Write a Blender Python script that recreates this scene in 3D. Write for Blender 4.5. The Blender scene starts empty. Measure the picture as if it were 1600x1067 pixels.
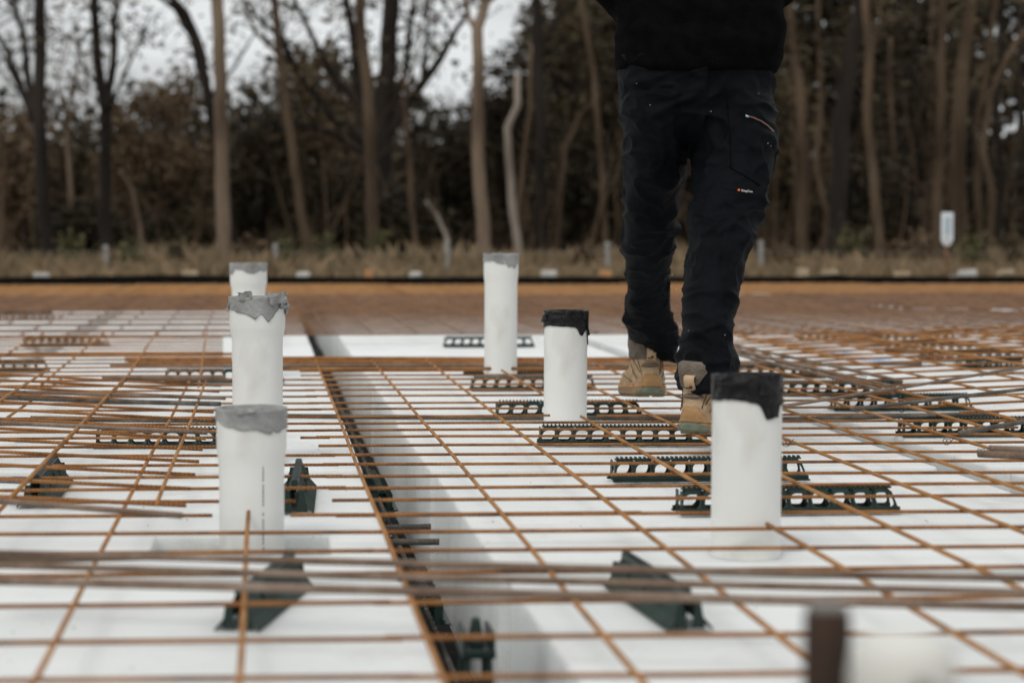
import bpy, bmesh, math, random
from mathutils import Vector, Matrix, noise
from mathutils.bvhtree import BVHTree
random.seed(7)
R = math.radians
scene = bpy.context.scene
col = scene.collection

# ------------------------------------------------------------------ camera
F_PX, CX, CY, HOR, VPX = 3026.0, 565.0, 533.5, 366.0, 415.0
CAM_Z = 0.756
pitch = math.atan((CY-HOR)/F_PX)
yaw = math.atan((CX-VPX)/(F_PX/math.cos(pitch)))
fwd = Vector((math.sin(yaw)*math.cos(pitch), math.cos(yaw)*math.cos(pitch), -math.sin(pitch)))
rgt = Vector((math.cos(yaw), -math.sin(yaw), 0))
upv = rgt.cross(fwd)
cam_loc = Vector((0, 0, CAM_Z))
cd = bpy.data.cameras.new("camera")
cam = bpy.data.objects.new("camera", cd)
col.objects.link(cam)
cam.location = cam_loc
cam.rotation_euler = Matrix((rgt, upv, -fwd)).transposed().to_euler()
cd.sensor_width = 36
cd.lens = F_PX/1600*36
cd.shift_x = (800-CX)/1600
cd.clip_start = 0.05
cd.clip_end = 2000
cd.dof.use_dof = True
cd.dof.focus_distance = 4.2
cd.dof.aperture_fstop = 3.7
scene.camera = cam

# ------------------------------------------------------------------ sky and sun
SUN_EL, SUN_AZ = 52, 215      # degrees, azimuth clockwise from +Y
w = bpy.data.worlds.new("World"); scene.world = w; w.use_nodes = True
nt = w.node_tree; nt.nodes.clear()
o_ = nt.nodes.new('ShaderNodeOutputWorld'); bg = nt.nodes.new('ShaderNodeBackground')
sky = nt.nodes.new('ShaderNodeTexSky'); sky.sky_type = 'NISHITA'; sky.sun_disc = False
sky.sun_elevation = R(SUN_EL); sky.sun_rotation = R(SUN_AZ); sky.dust_density = 4; sky.air_density = 1.5
hs = nt.nodes.new('ShaderNodeHueSaturation'); hs.inputs['Saturation'].default_value = 0.22
cl = nt.nodes.new('ShaderNodeMix'); cl.data_type = 'RGBA'
tc = nt.nodes.new('ShaderNodeTexCoord'); mp = nt.nodes.new('ShaderNodeMapping'); mp.inputs['Scale'].default_value = (1.5, 1.5, 6)
nz = nt.nodes.new('ShaderNodeTexNoise'); nz.inputs['Scale'].default_value = 2.2; nz.inputs['Detail'].default_value = 5
cr = nt.nodes.new('ShaderNodeValToRGB'); cr.color_ramp.elements[0].position = .22; cr.color_ramp.elements[1].position = .56
nt.links.new(tc.outputs['Generated'], mp.inputs[0]); nt.links.new(mp.outputs[0], nz.inputs['Vector'])
nt.links.new(nz.outputs['Fac'], cr.inputs[0]); nt.links.new(cr.outputs[0], cl.inputs[0])
nt.links.new(sky.outputs[0], hs.inputs['Color']); nt.links.new(hs.outputs[0], cl.inputs[6])
cl.inputs[7].default_value = (9.4, 9.7, 9.8, 1)
nt.links.new(cl.outputs[2], bg.inputs[0]); bg.inputs[1].default_value = 0.084
nt.links.new(bg.outputs[0], o_.inputs[0])
sd = bpy.data.lights.new("sun", 'SUN'); so = bpy.data.objects.new("sun", sd); col.objects.link(so)
sd.energy = 1.0; sd.angle = R(18); sd.color = (1, .96, .9)
sdir = Vector((math.sin(R(SUN_AZ))*math.cos(R(SUN_EL)), math.cos(R(SUN_AZ))*math.cos(R(SUN_EL)), math.sin(R(SUN_EL))))
so.rotation_euler = sdir.to_track_quat('Z', 'Y').to_euler()
scene.view_settings.view_transform = 'Standard'; scene.view_settings.look = 'None'
scene.view_settings.exposure = 0.0; scene.view_settings.gamma = 1

# ------------------------------------------------------------------ pixel -> world
def ray(px, py): return fwd + rgt*((px-CX)/F_PX) - upv*((py-CY)/F_PX)
def P(px, py, z):
    d = ray(px, py); return cam_loc + d*((z-CAM_Z)/d.z)
def Q(px, py, Y):
    d = ray(px, py); return cam_loc + d*(Y/d.y)

# ------------------------------------------------------------------ materials
def mat(name, c1, c2=None, rough=.7, scale=8, bump=0, bscale=None, spec=.3, lo=.35, hi=.65, metal=0, coord='Object', det=6, sheen=0, stretch=None):
    m = bpy.data.materials.new(name); m.use_nodes = True; t = m.node_tree; n = t.nodes; L = t.links
    b = n['Principled BSDF']; b.inputs['Roughness'].default_value = rough; b.inputs['Specular IOR Level'].default_value = spec
    b.inputs['Metallic'].default_value = metal
    if sheen: b.inputs['Sheen Weight'].default_value = sheen
    co = n.new('ShaderNodeTexCoord'); src = co.outputs[coord]
    if stretch:
        mm = n.new('ShaderNodeMapping'); mm.inputs['Scale'].default_value = stretch; L.new(src, mm.inputs[0]); src = mm.outputs[0]
    if c2:
        a = n.new('ShaderNodeTexNoise'); a.inputs['Scale'].default_value = scale; a.inputs['Detail'].default_value = det
        L.new(src, a.inputs['Vector'])
        r = n.new('ShaderNodeValToRGB'); r.color_ramp.elements[0].position = lo; r.color_ramp.elements[1].position = hi
        r.color_ramp.elements[0].color = (*c1, 1); r.color_ramp.elements[1].color = (*c2, 1)
        L.new(a.outputs['Fac'], r.inputs[0]); L.new(r.outputs[0], b.inputs['Base Color'])
    else: b.inputs['Base Color'].default_value = (*c1, 1)
    if bump:
        a2 = n.new('ShaderNodeTexNoise'); a2.inputs['Scale'].default_value = bscale or scale*4; a2.inputs['Detail'].default_value = 5
        L.new(src, a2.inputs['Vector'])
        bp = n.new('ShaderNodeBump'); bp.inputs['Strength'].default_value = bump; bp.inputs['Distance'].default_value = .01
        L.new(a2.outputs['Fac'], bp.inputs['Height']); L.new(bp.outputs[0], b.inputs['Normal'])
    return m
def rust(name, axis, cols, pitch=.008, strength=.45):
    m = bpy.data.materials.new(name); m.use_nodes = True; t = m.node_tree; n = t.nodes; L = t.links
    b = n['Principled BSDF']; b.inputs['Roughness'].default_value = .75; b.inputs['Specular IOR Level'].default_value = .25
    co = n.new('ShaderNodeTexCoord'); a = n.new('ShaderNodeTexNoise'); a.inputs['Scale'].default_value = 9; a.inputs['Detail'].default_value = 9; a.inputs['Roughness'].default_value = .7
    oi = n.new('ShaderNodeObjectInfo'); ad = n.new('ShaderNodeVectorMath'); ad.operation = 'ADD'
    L.new(co.outputs['Object'], ad.inputs[0]); L.new(oi.outputs['Random'], ad.inputs[1]); L.new(ad.outputs[0], a.inputs['Vector'])
    r = n.new('ShaderNodeValToRGB'); e = r.color_ramp.elements
    e[0].position = .3; e[0].color = (*cols[0], 1); e[1].position = .7; e[1].color = (*cols[2], 1)
    k = e.new(.5); k.color = (*cols[1], 1)
    L.new(a.outputs['Fac'], r.inputs[0]); L.new(r.outputs[0], b.inputs['Base Color'])
    wv = n.new('ShaderNodeTexWave'); wv.bands_direction = axis; wv.inputs['Scale'].default_value = .314/pitch
    wv.inputs['Distortion'].default_value = .4; wv.inputs['Detail'].default_value = 1
    L.new(co.outputs['Object'], wv.inputs['Vector'])
    bp = n.new('ShaderNodeBump'); bp.inputs['Strength'].default_value = strength; bp.inputs['Distance'].default_value = .003
    L.new(wv.outputs['Fac'], bp.inputs['Height']); L.new(bp.outputs[0], b.inputs['Normal'])
    return m
def leafmat(name, cols):
    m = bpy.data.materials.new(name); m.use_nodes = True; t = m.node_tree; n = t.nodes; L = t.links
    b = n['Principled BSDF']; b.inputs['Roughness'].default_value = .65; b.inputs['Specular IOR Level'].default_value = .2
    g = n.new('ShaderNodeNewGeometry'); r = n.new('ShaderNodeValToRGB'); e = r.color_ramp.elements
    e[0].color = (*cols[0], 1); e[1].color = (*cols[-1], 1)
    for i, c in enumerate(cols[1:-1]): k = e.new((i+1)/(len(cols)-1)); k.color = (*c, 1)
    co = n.new('ShaderNodeTexCoord'); a = n.new('ShaderNodeTexNoise'); a.inputs['Scale'].default_value = .9; a.inputs['Detail'].default_value = 3
    L.new(co.outputs['Object'], a.inputs['Vector'])
    mx = n.new('ShaderNodeMath'); mx.operation = 'MULTIPLY_ADD'; mx.inputs[1].default_value = .45
    su = n.new('ShaderNodeMath'); su.operation = 'MULTIPLY_ADD'; su.inputs[1].default_value = 1.6; su.inputs[2].default_value = -.52
    L.new(a.outputs['Fac'], su.inputs[0])
    L.new(g.outputs['Random Per Island'], mx.inputs[0]); L.new(su.outputs[0], mx.inputs[2])
    L.new(mx.outputs[0], r.inputs[0]); L.new(r.outputs[0], b.inputs['Base Color'])
    return m

RC = ((.10, .045, .022), (.30, .128, .042), (.42, .205, .078))
M = dict(
    rust_x=rust('rust_cross_wire', 'X', RC), rust_y=rust('rust_long_wire', 'Y', ((.19, .085, .030), (.39, .18, .057), (.49, .255, .098))),
    bar=rust('mill_scale_bar', 'X', ((.10, .062, .042), (.21, .145, .105), (.33, .26, .21)), pitch=.009),
    dark_bar=rust('dark_steel_bar', 'X', ((.05, .045, .042), (.11, .095, .08), (.24, .21, .18)), pitch=.009),
    bar_y=rust('trench_bar', 'Y', ((.02, .018, .016), (.06, .05, .045), (.12, .10, .09)), pitch=.009),
    foam=mat('polystyrene', (.70, .725, .715), (.80, .82, .81), .9, 3.2, .35, 160, .15, .3, .6),
    pvc=mat('white_pvc', (.66, .645, .60), (.82, .825, .80), .36, 11, .05, 40, .4, .27, .47, det=10, stretch=(1, 1, .55)),
    inkm=mat('pipe_print', (.12, .12, .13), None, .6),
    grey_tape=mat('silver_tape', (.24, .24, .235), (.36, .36, .355), .4, 18, .5, 60, .5),
    black_tape=mat('black_tape', (.008, .008, .009), (.012, .012, .012), .24, 20, .9, 70, .22),
    plastic=mat('green_black_plastic', (.006, .019, .015), (.013, .033, .026), .4, 20, .1, 60, .4),
    membrane=mat('black_membrane', (.005, .005, .005), (.012, .011, .010), .7, 6, .5, 25, .12),
    clay=mat('brown_clay', (.11, .068, .038), (.19, .125, .072), .95, .6, .6, 9),
    blue=mat('blue_marker_paint', (.05, .35, .72), (.75, .83, .88), .7, 26, lo=.45, hi=.6),
    trousers=mat('dark_navy_cotton', (.0022, .0028, .0042), (.005, .006, .0085), .6, 14, .3, 500, .065),
    jacket=mat('black_fleece', (.0028, .0028, .003), (.005, .005, .0055), .95, 30, .4, 300, .03),
    skin=mat('skin', (.50, .30, .21), None, .5), hair=mat('dark_hair', (.02, .013, .009), (.04, .025, .015), .6, 60),
    suede=mat('tan_suede', (.38, .26, .155), (.54, .39, .25), .95, 40, .5, 300, .1),
    collar=mat('grey_brown_nubuck', (.14, .115, .09), (.21, .175, .14), .95, 50, .5, 250, .1),
    heel=mat('ochre_leather', (.36, .20, .09), (.44, .26, .12), .7, 40, .2, 200),
    sole=mat('tan_rubber', (.28, .185, .105), (.36, .25, .15), .8, 60, .3, 200),
    heelgreen=mat('sage_rubber', (.12, .14, .10), (.17, .185, .13), .8, 60),
    tab=mat('tan_webbing', (.48, .33, .2), (.55, .39, .25), .85, 90), stitch=mat('dark_thread', (.03, .02, .015)),
    zip=mat('brown_zip', (.12, .06, .045), (.18, .1, .08), .5, 60), white=mat('white_ink', (.8, .8, .8)), orange=mat('orange_ink', (.75, .13, .04)),
    bark_pale=mat('pale_bark', (.12, .085, .058), (.26, .193, .138), .95, 2.2, .7, 10, stretch=(1, 1, .25)),
    bark_mid=mat('brown_bark', (.06, .04, .025), (.15, .104, .066), .95, 2.5, .7, 10, stretch=(1, 1, .25)),
    bark_dark=mat('dark_bark', (.014, .011, .009), (.038, .029, .023), .95, 2.5, .7, 10, stretch=(1, 1, .25)),
    bark_white=mat('grey_white_bark', (.20, .16, .13), (.38, .33, .28), .95, 2.2, .7, 10, stretch=(1, 1, .3)),
    edge_black=mat('edge_black', (.003, .003, .003), (.007, .007, .006), .8, 6, .3, 25, .05),
    rust_far=rust('brown_wire', 'X', ((.11, .06, .036), (.22, .118, .066), (.31, .185, .115)), strength=.3),
    rust_end=rust('orange_wire', 'X', ((.20, .095, .035), (.36, .18, .07), (.45, .25, .11)), strength=.3),
    leaf=leafmat('gum_leaves', ((.024, .019, .010), (.058, .046, .024), (.11, .083, .045), (.17, .127, .072))),
    leaf_dark=leafmat('dark_leaves', ((.010, .0085, .005), (.026, .021, .012), (.055, .042, .023), (.10, .075, .041))),
    leaf_brown=leafmat('dry_leaves', ((.05, .034, .018), (.11, .074, .042), (.19, .13, .076), (.26, .18, .11))),
    leaf_green=leafmat('weed_leaves', ((.045, .045, .02), (.09, .085, .038), (.14, .125, .06), (.19, .165, .09))),
    grass=leafmat('dry_grass', ((.09, .066, .038), (.19, .14, .08), (.29, .21, .125), (.38, .28, .17))),
    cream=mat('cream_block', (.36, .27, .17), (.46, .36, .24), .9, 10), pale=mat('pale_block', (.46, .44, .40), (.56, .54, .50), .9, 10),
    ochre=mat('ochre_block', (.38, .19, .08), (.48, .26, .12), .9, 10),
    post=mat('grey_post', (.2, .19, .175), (.3, .29, .27), .8, 6), rustpost=mat('rusty_post', (.10, .045, .022), (.2, .095, .05), .8, 14),
    meter=mat('white_enamel', (.66, .70, .72), (.74, .78, .8), .5, 6), meter_grey=mat('pale_blue_grey', (.42, .5, .55)),
    peg=mat('brown_black_peg', (.008, .006, .005), (.075, .035, .018), .6, 22, .3, 60, stretch=(1, 1, .2), lo=.45, hi=.7),
    cap=mat('offwhite_cap', (.68, .67, .62), (.76, .75, .71), .7, 8),
)

# ------------------------------------------------------------------ helpers
def tag(o, label=None, cat=None, group=None, kind=None):
    if label: o['label'] = label
    if cat: o['category'] = cat
    if group: o['group'] = group
    if kind: o['kind'] = kind
    return o
def empty(name, loc, rz=0, parent=None):
    o = bpy.data.objects.new(name, None); col.objects.link(o); o.location = loc; o.rotation_euler = (0, 0, rz)
    o.empty_display_size = .1
    if parent: o.parent = parent
    return o
def link(name, me, m, parent=None, smooth=False):
    if m is not None and not me.materials: me.materials.append(m)
    if smooth:
        me.polygons.foreach_set('use_smooth', [True]*len(me.polygons))
    o = bpy.data.objects.new(name, me); col.objects.link(o)
    if parent: o.parent = parent
    return o
class MB:
    def __init__(s): s.v = []; s.f = []
    def add(s, vs, fs):
        b = len(s.v); s.v += [tuple(x) for x in vs]; s.f += [tuple(i+b for i in f) for f in fs]
    def box(s, c, d, rz=0, taper=1):
        x, y, z = d[0]/2, d[1]/2, d[2]/2; vs = []
        for (a, b, e) in ((-1,-1,-1),(1,-1,-1),(1,1,-1),(-1,1,-1),(-1,-1,1),(1,-1,1),(1,1,1),(-1,1,1)):
            k = taper if e > 0 else 1
            X, Y = a*x*k, b*y*k
            vs.append((c[0]+X*math.cos(rz)-Y*math.sin(rz), c[1]+X*math.sin(rz)+Y*math.cos(rz), c[2]+e*z))
        s.add(vs, [(0,3,2,1),(4,5,6,7),(0,1,5,4),(1,2,6,5),(2,3,7,6),(3,0,4,7)])
    def tube(s, pts, rad, n=8, cap=True):
        pts = [Vector(p) for p in pts]; rs = rad if isinstance(rad, (list, tuple)) else [rad]*len(pts)
        vs = []; fs = []
        ref = None
        for i, p in enumerate(pts):
            d = (pts[min(i+1, len(pts)-1)]-pts[max(i-1, 0)]).normalized()
            if ref is None:
                ref = Vector((0, 0, 1)) if abs(d.z) < .9 else Vector((1, 0, 0))
            a = (ref-d*ref.dot(d)).normalized(); ref = a; b = d.cross(a)
            for k in range(n):
                t = 2*math.pi*k/n; vs.append(p+a*(rs[i]*math.cos(t))+b*(rs[i]*math.sin(t)))
        for i in range(len(pts)-1):
            for k in range(n):
                fs.append((i*n+k, i*n+(k+1) % n, (i+1)*n+(k+1) % n, (i+1)*n+k))
        if cap: fs.append(tuple(range(n))[::-1]); fs.append(tuple((len(pts)-1)*n+k for k in range(n)))
        s.add(vs, fs)
    def loft(s, rings, cap=True):
        n = len(rings[0]); vs = [p for r in rings for p in r]; fs = []
        for i in range(len(rings)-1):
            for k in range(n): fs.append((i*n+k, i*n+(k+1) % n, (i+1)*n+(k+1) % n, (i+1)*n+k))
        if cap: fs.append(tuple(range(n))[::-1]); fs.append(tuple((len(rings)-1)*n+k for k in range(n)))
        s.add(vs, fs)
    def mesh(s, name):
        me = bpy.data.meshes.new(name); me.from_pydata(s.v, [], s.f); me.update(); return me
    def build(s, name, m, parent=None, smooth=False):
        return link(name, s.mesh(name), m, parent, smooth)
def bevel(o, wd=.004, seg=2):
    b = o.modifiers.new('bevel', 'BEVEL'); b.width = wd; b.segments = seg; b.limit_method = 'ANGLE'; b.angle_limit = R(40)
    return o

def foam_extra():
    t = M['foam'].node_tree; n = t.nodes; L = t.links; b = n['Principled BSDF']
    b.inputs['Subsurface Weight'].default_value = .9; b.inputs['Subsurface Radius'].default_value = (1, 1, 1); b.inputs['Subsurface Scale'].default_value = .07
    src = b.inputs['Base Color'].links[0].from_socket; co = n.new('ShaderNodeTexCoord'); oi = n.new('ShaderNodeObjectInfo')
    ad = n.new('ShaderNodeVectorMath'); ad.operation = 'ADD'; L.new(co.outputs['Object'], ad.inputs[0]); L.new(oi.outputs['Location'], ad.inputs[1])
    a = n.new('ShaderNodeTexNoise'); a.inputs['Scale'].default_value = 5.5; a.inputs['Detail'].default_value = 9; a.inputs['Roughness'].default_value = .68; L.new(ad.outputs[0], a.inputs['Vector'])
    r = n.new('ShaderNodeValToRGB'); r.color_ramp.elements[0].position = .56; r.color_ramp.elements[1].position = .80; r.color_ramp.elements[1].color = (.42, .42, .42, 1); L.new(a.outputs['Fac'], r.inputs[0])
    m = n.new('ShaderNodeMix'); m.data_type = 'RGBA'; m.inputs[7].default_value = (.42, .34, .27, 1); L.new(r.outputs[0], m.inputs[0]); L.new(src, m.inputs[6]); L.new(m.outputs[2], b.inputs['Base Color'])
foam_extra()
FOAM_Z, MESH_Z = .26, .31

# ------------------------------------------------------------------ ground
g = MB(); g.box((0, 60, -.25), (700, 700, .5)); tag(g.build('ground', M['clay']), kind='structure')
# black membrane over the slab platform, with a turned-up far edge
mb = MB()
mb.box((2.6, 9.5, .002), (16, 17.4, .008)); tag(mb.build('membrane_floor', M['membrane']), kind='structure')

# ------------------------------------------------------------------ foam pods
PX0, PY0, PITCH, PW = .319, 4.06, 1.2, 1.09
def pod_mesh(name, x0, y0, holes=()):
    xs = sorted({0, PW, *[h[0]-x0 for h in holes], *[h[1]-x0 for h in holes]})
    ys = sorted({0, PW, *[h[2]-y0 for h in holes], *[h[3]-y0 for h in holes]})
    def solid(i, j):
        if i < 0 or j < 0 or i >= len(xs)-1 or j >= len(ys)-1: return False
        cx, cy = x0+(xs[i]+xs[i+1])/2, y0+(ys[j]+ys[j+1])/2
        return not any(h[0] < cx < h[1] and h[2] < cy < h[3] for h in holes)
    bm = bmesh.new(); cache = {}
    def V(i, j, z):
        k = (i, j, z)
        if k not in cache: cache[k] = bm.verts.new((xs[i], ys[j], z))
        return cache[k]
    z0, z1 = .008, FOAM_Z
    for i in range(len(xs)-1):
        for j in range(len(ys)-1):
            if not solid(i, j): continue
            bm.faces.new([V(i,j,z1), V(i+1,j,z1), V(i+1,j+1,z1), V(i,j+1,z1)])
            for (di, dj, a, b) in ((-1,0,(i,j+1),(i,j)),(1,0,(i+1,j),(i+1,j+1)),(0,-1,(i,j),(i+1,j)),(0,1,(i+1,j+1),(i,j+1))):
                if not solid(i+di, j+dj):
                    bm.faces.new([V(*a,z1), V(*a,z0), V(*b,z0), V(*b,z1)])
    me = bpy.data.meshes.new(name); bm.to_mesh(me); bm.free(); return me
plain = None
PIPE3 = (Q(393, 700, 3.126).x, 3.126); PIPE6 = (Q(1166.5, 700, 2.955).x, 2.955)
X5 = Q(883.5, 600, 4.85).x; X4 = Q(782.5, 500, 6.3).x
hole_map = {(-1, -1): [(-.17, .115, 3.0, 3.21)], (0, -1): [(.67, .82, 2.99, 3.05)]}
pod_lab = {
    (-1, -2): 'white foam pod filling the bottom left corner under the nearest wires',
    (0, -2): 'white foam pod at the bottom right beside the nearest stretch of dark gap',
    (1, -2): 'white foam pod at the extreme bottom right corner edge',
    (-1, -1): 'white foam pod with a cut-out around the nearest silver-taped pipe',
    (0, -1): 'white foam pod that the large black-taped pipe passes through',
    (1, -1): 'white foam pod right of the large black-taped pipe at the frame edge',
    (-1, 0): 'white foam pod around the tallest of the silver-taped pipes, left of the gap',
    (0, 0): 'white foam pod under the walking person and the small black-taped pipe',
    (1, 0): 'white foam pod right of the person under the tilted sheet edge',
    (-1, 3): 'bare white foam pod with no mesh over it, left of the short gap',
    (0, 3): 'bare white foam pod with no mesh over it behind the lone silver-taped pipe',
}
def col_word(i): return {-2: 'second column left of the long gap', -1: 'column left of the long gap', 0: 'column right of the long gap', 1: 'second column right of the long gap', 2: 'third column right of the long gap', 3: 'fourth column right of the long gap'}.get(i)
def row_word(j): return {1: 'level with the lifted boot', 2: 'just behind the lifted boot', 3: 'along the bare strip', 4: 'at the far mesh edge'}.get(j)
for j in range(-2, 11):
    y0 = PY0+PITCH*j
    xa, xb = -415/3026*(y0+PW)-.15, 1185/3026*(y0+PW)+.15
    for i in range(-5, 8):
        x0 = PX0+PITCH*i
        if x0+PW < xa or x0 > xb: continue
        hs_ = hole_map.get((i, j), ())
        if hs_: me = pod_mesh('foam_pod', x0, y0, hs_)
        else:
            if plain is None: plain = pod_mesh('foam_pod', 0, 0)
            me = plain
        o = link('foam_pod', me, M['foam']); o.location = (x0+((.038 if j > 0 else .030) if i == 0 else .03 if i > 0 else -.010)+random.uniform(-.004, .004), y0+random.uniform(-.006, .006), random.uniform(-.002, .002))
        o.rotation_euler.z = R(random.uniform(-.25, .25))
        if j < 5: bevel(o, .006, 2)
        lab = pod_lab.get((i, j))
        if not lab and row_word(j) and col_word(i): lab = 'pod in the %s, %s' % (col_word(i), row_word(j))
        if not lab: lab = 'white foam pod far back almost hidden under the brown mesh'
        tag(o, lab, 'foam pod', 'white foam pods laid in a grid under the mesh')
        if (i, j) in ((-1, -1), (1, 2), (2, 2), (-1, 0)):
            for (px, py, sx, sy) in {(-1, -1): [(22, 748, .05, .05)], (-1, 0): [(45, 690, .03, .03)], (1, 2): [(1345, 560, .11, .12), (1312, 551, .07, .1)], (2, 2): [(1408, 566, .1, .1)]}[(i, j)]:
                p = P(px, py, FOAM_Z+.0015) - o.location; b = MB(); n = 18; vs = []
                for k in range(n):
                    a = 2*math.pi*k/n; r = 1+.35*noise.noise(Vector((math.cos(a)*1.3+px, math.sin(a)*1.3, 0)))
                    vs.append((p.x+sx*r*math.cos(a), p.y+sy*r*math.sin(a), p.z))
                b.add(vs, [tuple(range(n))]); bb = b.build('paint_mark', M['blue'], o); bb['label'] = 'smudged blue paint mark on white foam'
# blue dash on the pod left of the pipes
# ------------------------------------------------------------------ welded mesh
CUTS = [(X5-.058, X5+.058, 4.64, 5.15), (X4-.058, X4+.058, 6.22, 6.38), (-.10, .075, 4.05, 4.32)]
PIPES = [(PIPE3[0], PIPE3[1]), (PIPE6[0], PIPE6[1])]
def clip(axis, c, a, b):
    segs = [(a, b)]
    for (x0, x1, y0, y1) in CUTS + [(p[0]-.062, p[0]+.062, p[1]-.062, p[1]+.062) for p in PIPES]:
        lo, hi, s, e = (y0, y1, x0, x1) if axis == 'x' else (x0, x1, y0, y1)
        if not (lo < c < hi): continue
        out = []
        for (p, q) in segs:
            if q <= s or p >= e: out.append((p, q)); continue
            if s-p > .05: out.append((p, s))
            if q-e > .05: out.append((e, q))
        segs = out
    return segs
def wire(axis, c, a, b, z, r=.004, seed=0, n=8, wob=.0025):
    k = max(3, int((b-a)/.25)); pts = []
    for i in range(k+1):
        t = a+(b-a)*i/k
        w1 = wob*noise.noise(Vector((t*1.1, c*5, seed))); w2 = wob*.9*noise.noise(Vector((t*1.3, c*7, seed+9)))
        pts.append((t, c+w1, z+w2) if axis == 'x' else (c+w1, t, z+w2))
    m_ = MB(); m_.tube(pts, r, n); return m_
def sheet(label, rows, longs, x0, x1, y0, y1, z=MESH_Z, tilt=0, pivot=0, rot=0, r=.0030, seed=0, endj=None):
    """rows: list of y (or (y, xa, xb)); longs: list of x (or (x, ya, yb))"""
    root = empty('wire_mesh_sheet', (pivot, y0, z)); root.rotation_euler = (0, R(tilt), R(rot))
    tag(root, label, 'wire mesh', 'rusty welded mesh sheets over the foam')
    cnt = 0
    for it in rows:
        y, a, b = it if isinstance(it, tuple) else (it, x0, x1)
        for (p, q) in clip('x', y, a, b):
            o = wire('x', y-y0, p-pivot, q-pivot, 0, r, seed+cnt).build('wire', M['rust_x'], root, True); cnt += 1
    for it in longs:
        x, a, b = it if isinstance(it, tuple) else (it, y0, y1)
        x = fx(x)
        for (p, q) in clip('y', x, a, b):
            o = wire('y', x-pivot, p-y0, q-y0, r+.0036-.0004, .0036, seed+cnt).build('wire', M['rust_y'], root, True); cnt += 1
    return root
def fx(x): return P(VPX+x/.446*346, 712, MESH_Z).x
def fr(a, b, s=.2): 
    out = []; 
    while a < b+1e-6: out.append(a); a += s
    return out
ROWS = [1.58, 1.76, 1.932, 2.116, 2.328, 2.533, 2.714, 2.885, 3.054, 3.23, 3.39, 3.56, 3.735, 3.90, 4.07, 4.24, 4.39, 4.55, 4.72, 4.92, 5.115, 5.325, 5.53, 5.735, 5.934, 6.12, 6.31, 6.5, 6.7]
def drow(lst, xs, xe): return [(y, xs, xe) for y in lst]
main_rows = drow(ROWS[:8], .13, 1.35)+drow(ROWS[8:16], .11, 2.35)+drow(ROWS[16:], .11, 1.74)
sheet('large rusty mesh sheet in the middle, around both black-taped pipes', main_rows,
      [(.175, 1.5, 6.95), (.371, 1.5, 6.9), (.562, 1.5, 6.85), (.762, 1.5, 6.75), (.94, 1.5, 6.8), (1.118, 1.5, 6.8), (1.302, 2.2, 6.8), (1.488, 2.7, 6.8), (1.645, 3.2, 6.8), (1.86, 3.4, 4.3), (2.06, 3.6, 4.3), (2.26, 3.8, 4.3)], .11, 2.3, 1.5, 6.9)
def jit(lst, d=.010): return [y+d for y in lst]
leftrows = drow(ROWS[:8], -.75, .15)+[(3.066, -.9, .602)]+drow(ROWS[9:25], -1.25, .14)
leftrows = [(y, a, (.05 if y in (3.23, 4.07) else b)) for (y, a, b) in leftrows]
sheet('rusty mesh sheet under the row of silver-taped pipes, reaching to the bottom left corner', leftrows,
      [(-.026, 1.5, 3.15), (-.228, 1.5, 5.9), (-.425, 2.0, 5.9), (-.62, 2.6, 5.9), (-.82, 3.5, 5.9), (-1.03, 4.5, 5.9)], -1.25, .6, 1.5, 6, z=MESH_Z, seed=50)
sheet('tan mesh sheet tilted up, just left of the pipe row',
      drow([3.09, 3.30, 3.5, 3.7, 3.91, 4.11, 4.31, 4.52, 4.73, 4.93, 5.14, 5.35, 5.55], -1.3, -.128),
      [(-.172, 3.05, 5.62), (-.402, 3.05, 5.7), (-.64, 3.03, 5.75), (-.87, 3.3, 5.75), (-1.1, 3.3, 5.75)], -1.3, -.13, 3.03, 5.7, z=MESH_Z+.012, tilt=3.2, pivot=-.13, seed=90, r=.0034)
sheet('rusty mesh sheet behind the pipes at far left, running up to the brown mesh', drow(fr(5.6, 8.5, .2), -1.7, -.12)+drow([7.05, 7.12, 8.42], -1.7, 0),
      [(-.19, 5.5, 8.65), (-.41, 5.5, 8.65), (-.64, 5.5, 8.7), (-.9, 5.5, 8.7), (-1.12, 5.5, 8.7), (-1.34, 5.8, 8.7), (-1.56, 5.8, 8.7)], -1.7, -.1, 5.5, 8.7, z=MESH_Z+.009, rot=1.3, seed=130)
sheet('rusty mesh sheet lapped over the others at far right, sprung up on its right side',
      drow(fr(4.35, 7.6, .2), 1.66, 3.6), fr(1.70, 3.6, .2), 1.66, 3.6, 4.3, 7.7, z=MESH_Z+.018, tilt=-2.4, pivot=1.66, seed=170, r=.0034)
sheet('thin rusty mesh sheet over blue-marked foam just right of the person', drow(fr(6.85, 8.9, .22), 1.75, 4.4),
      fr(1.8, 4.4, .24), 1.75, 4.4, 6.8, 9.0, z=MESH_Z+.004, seed=210, r=.0028)
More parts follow.
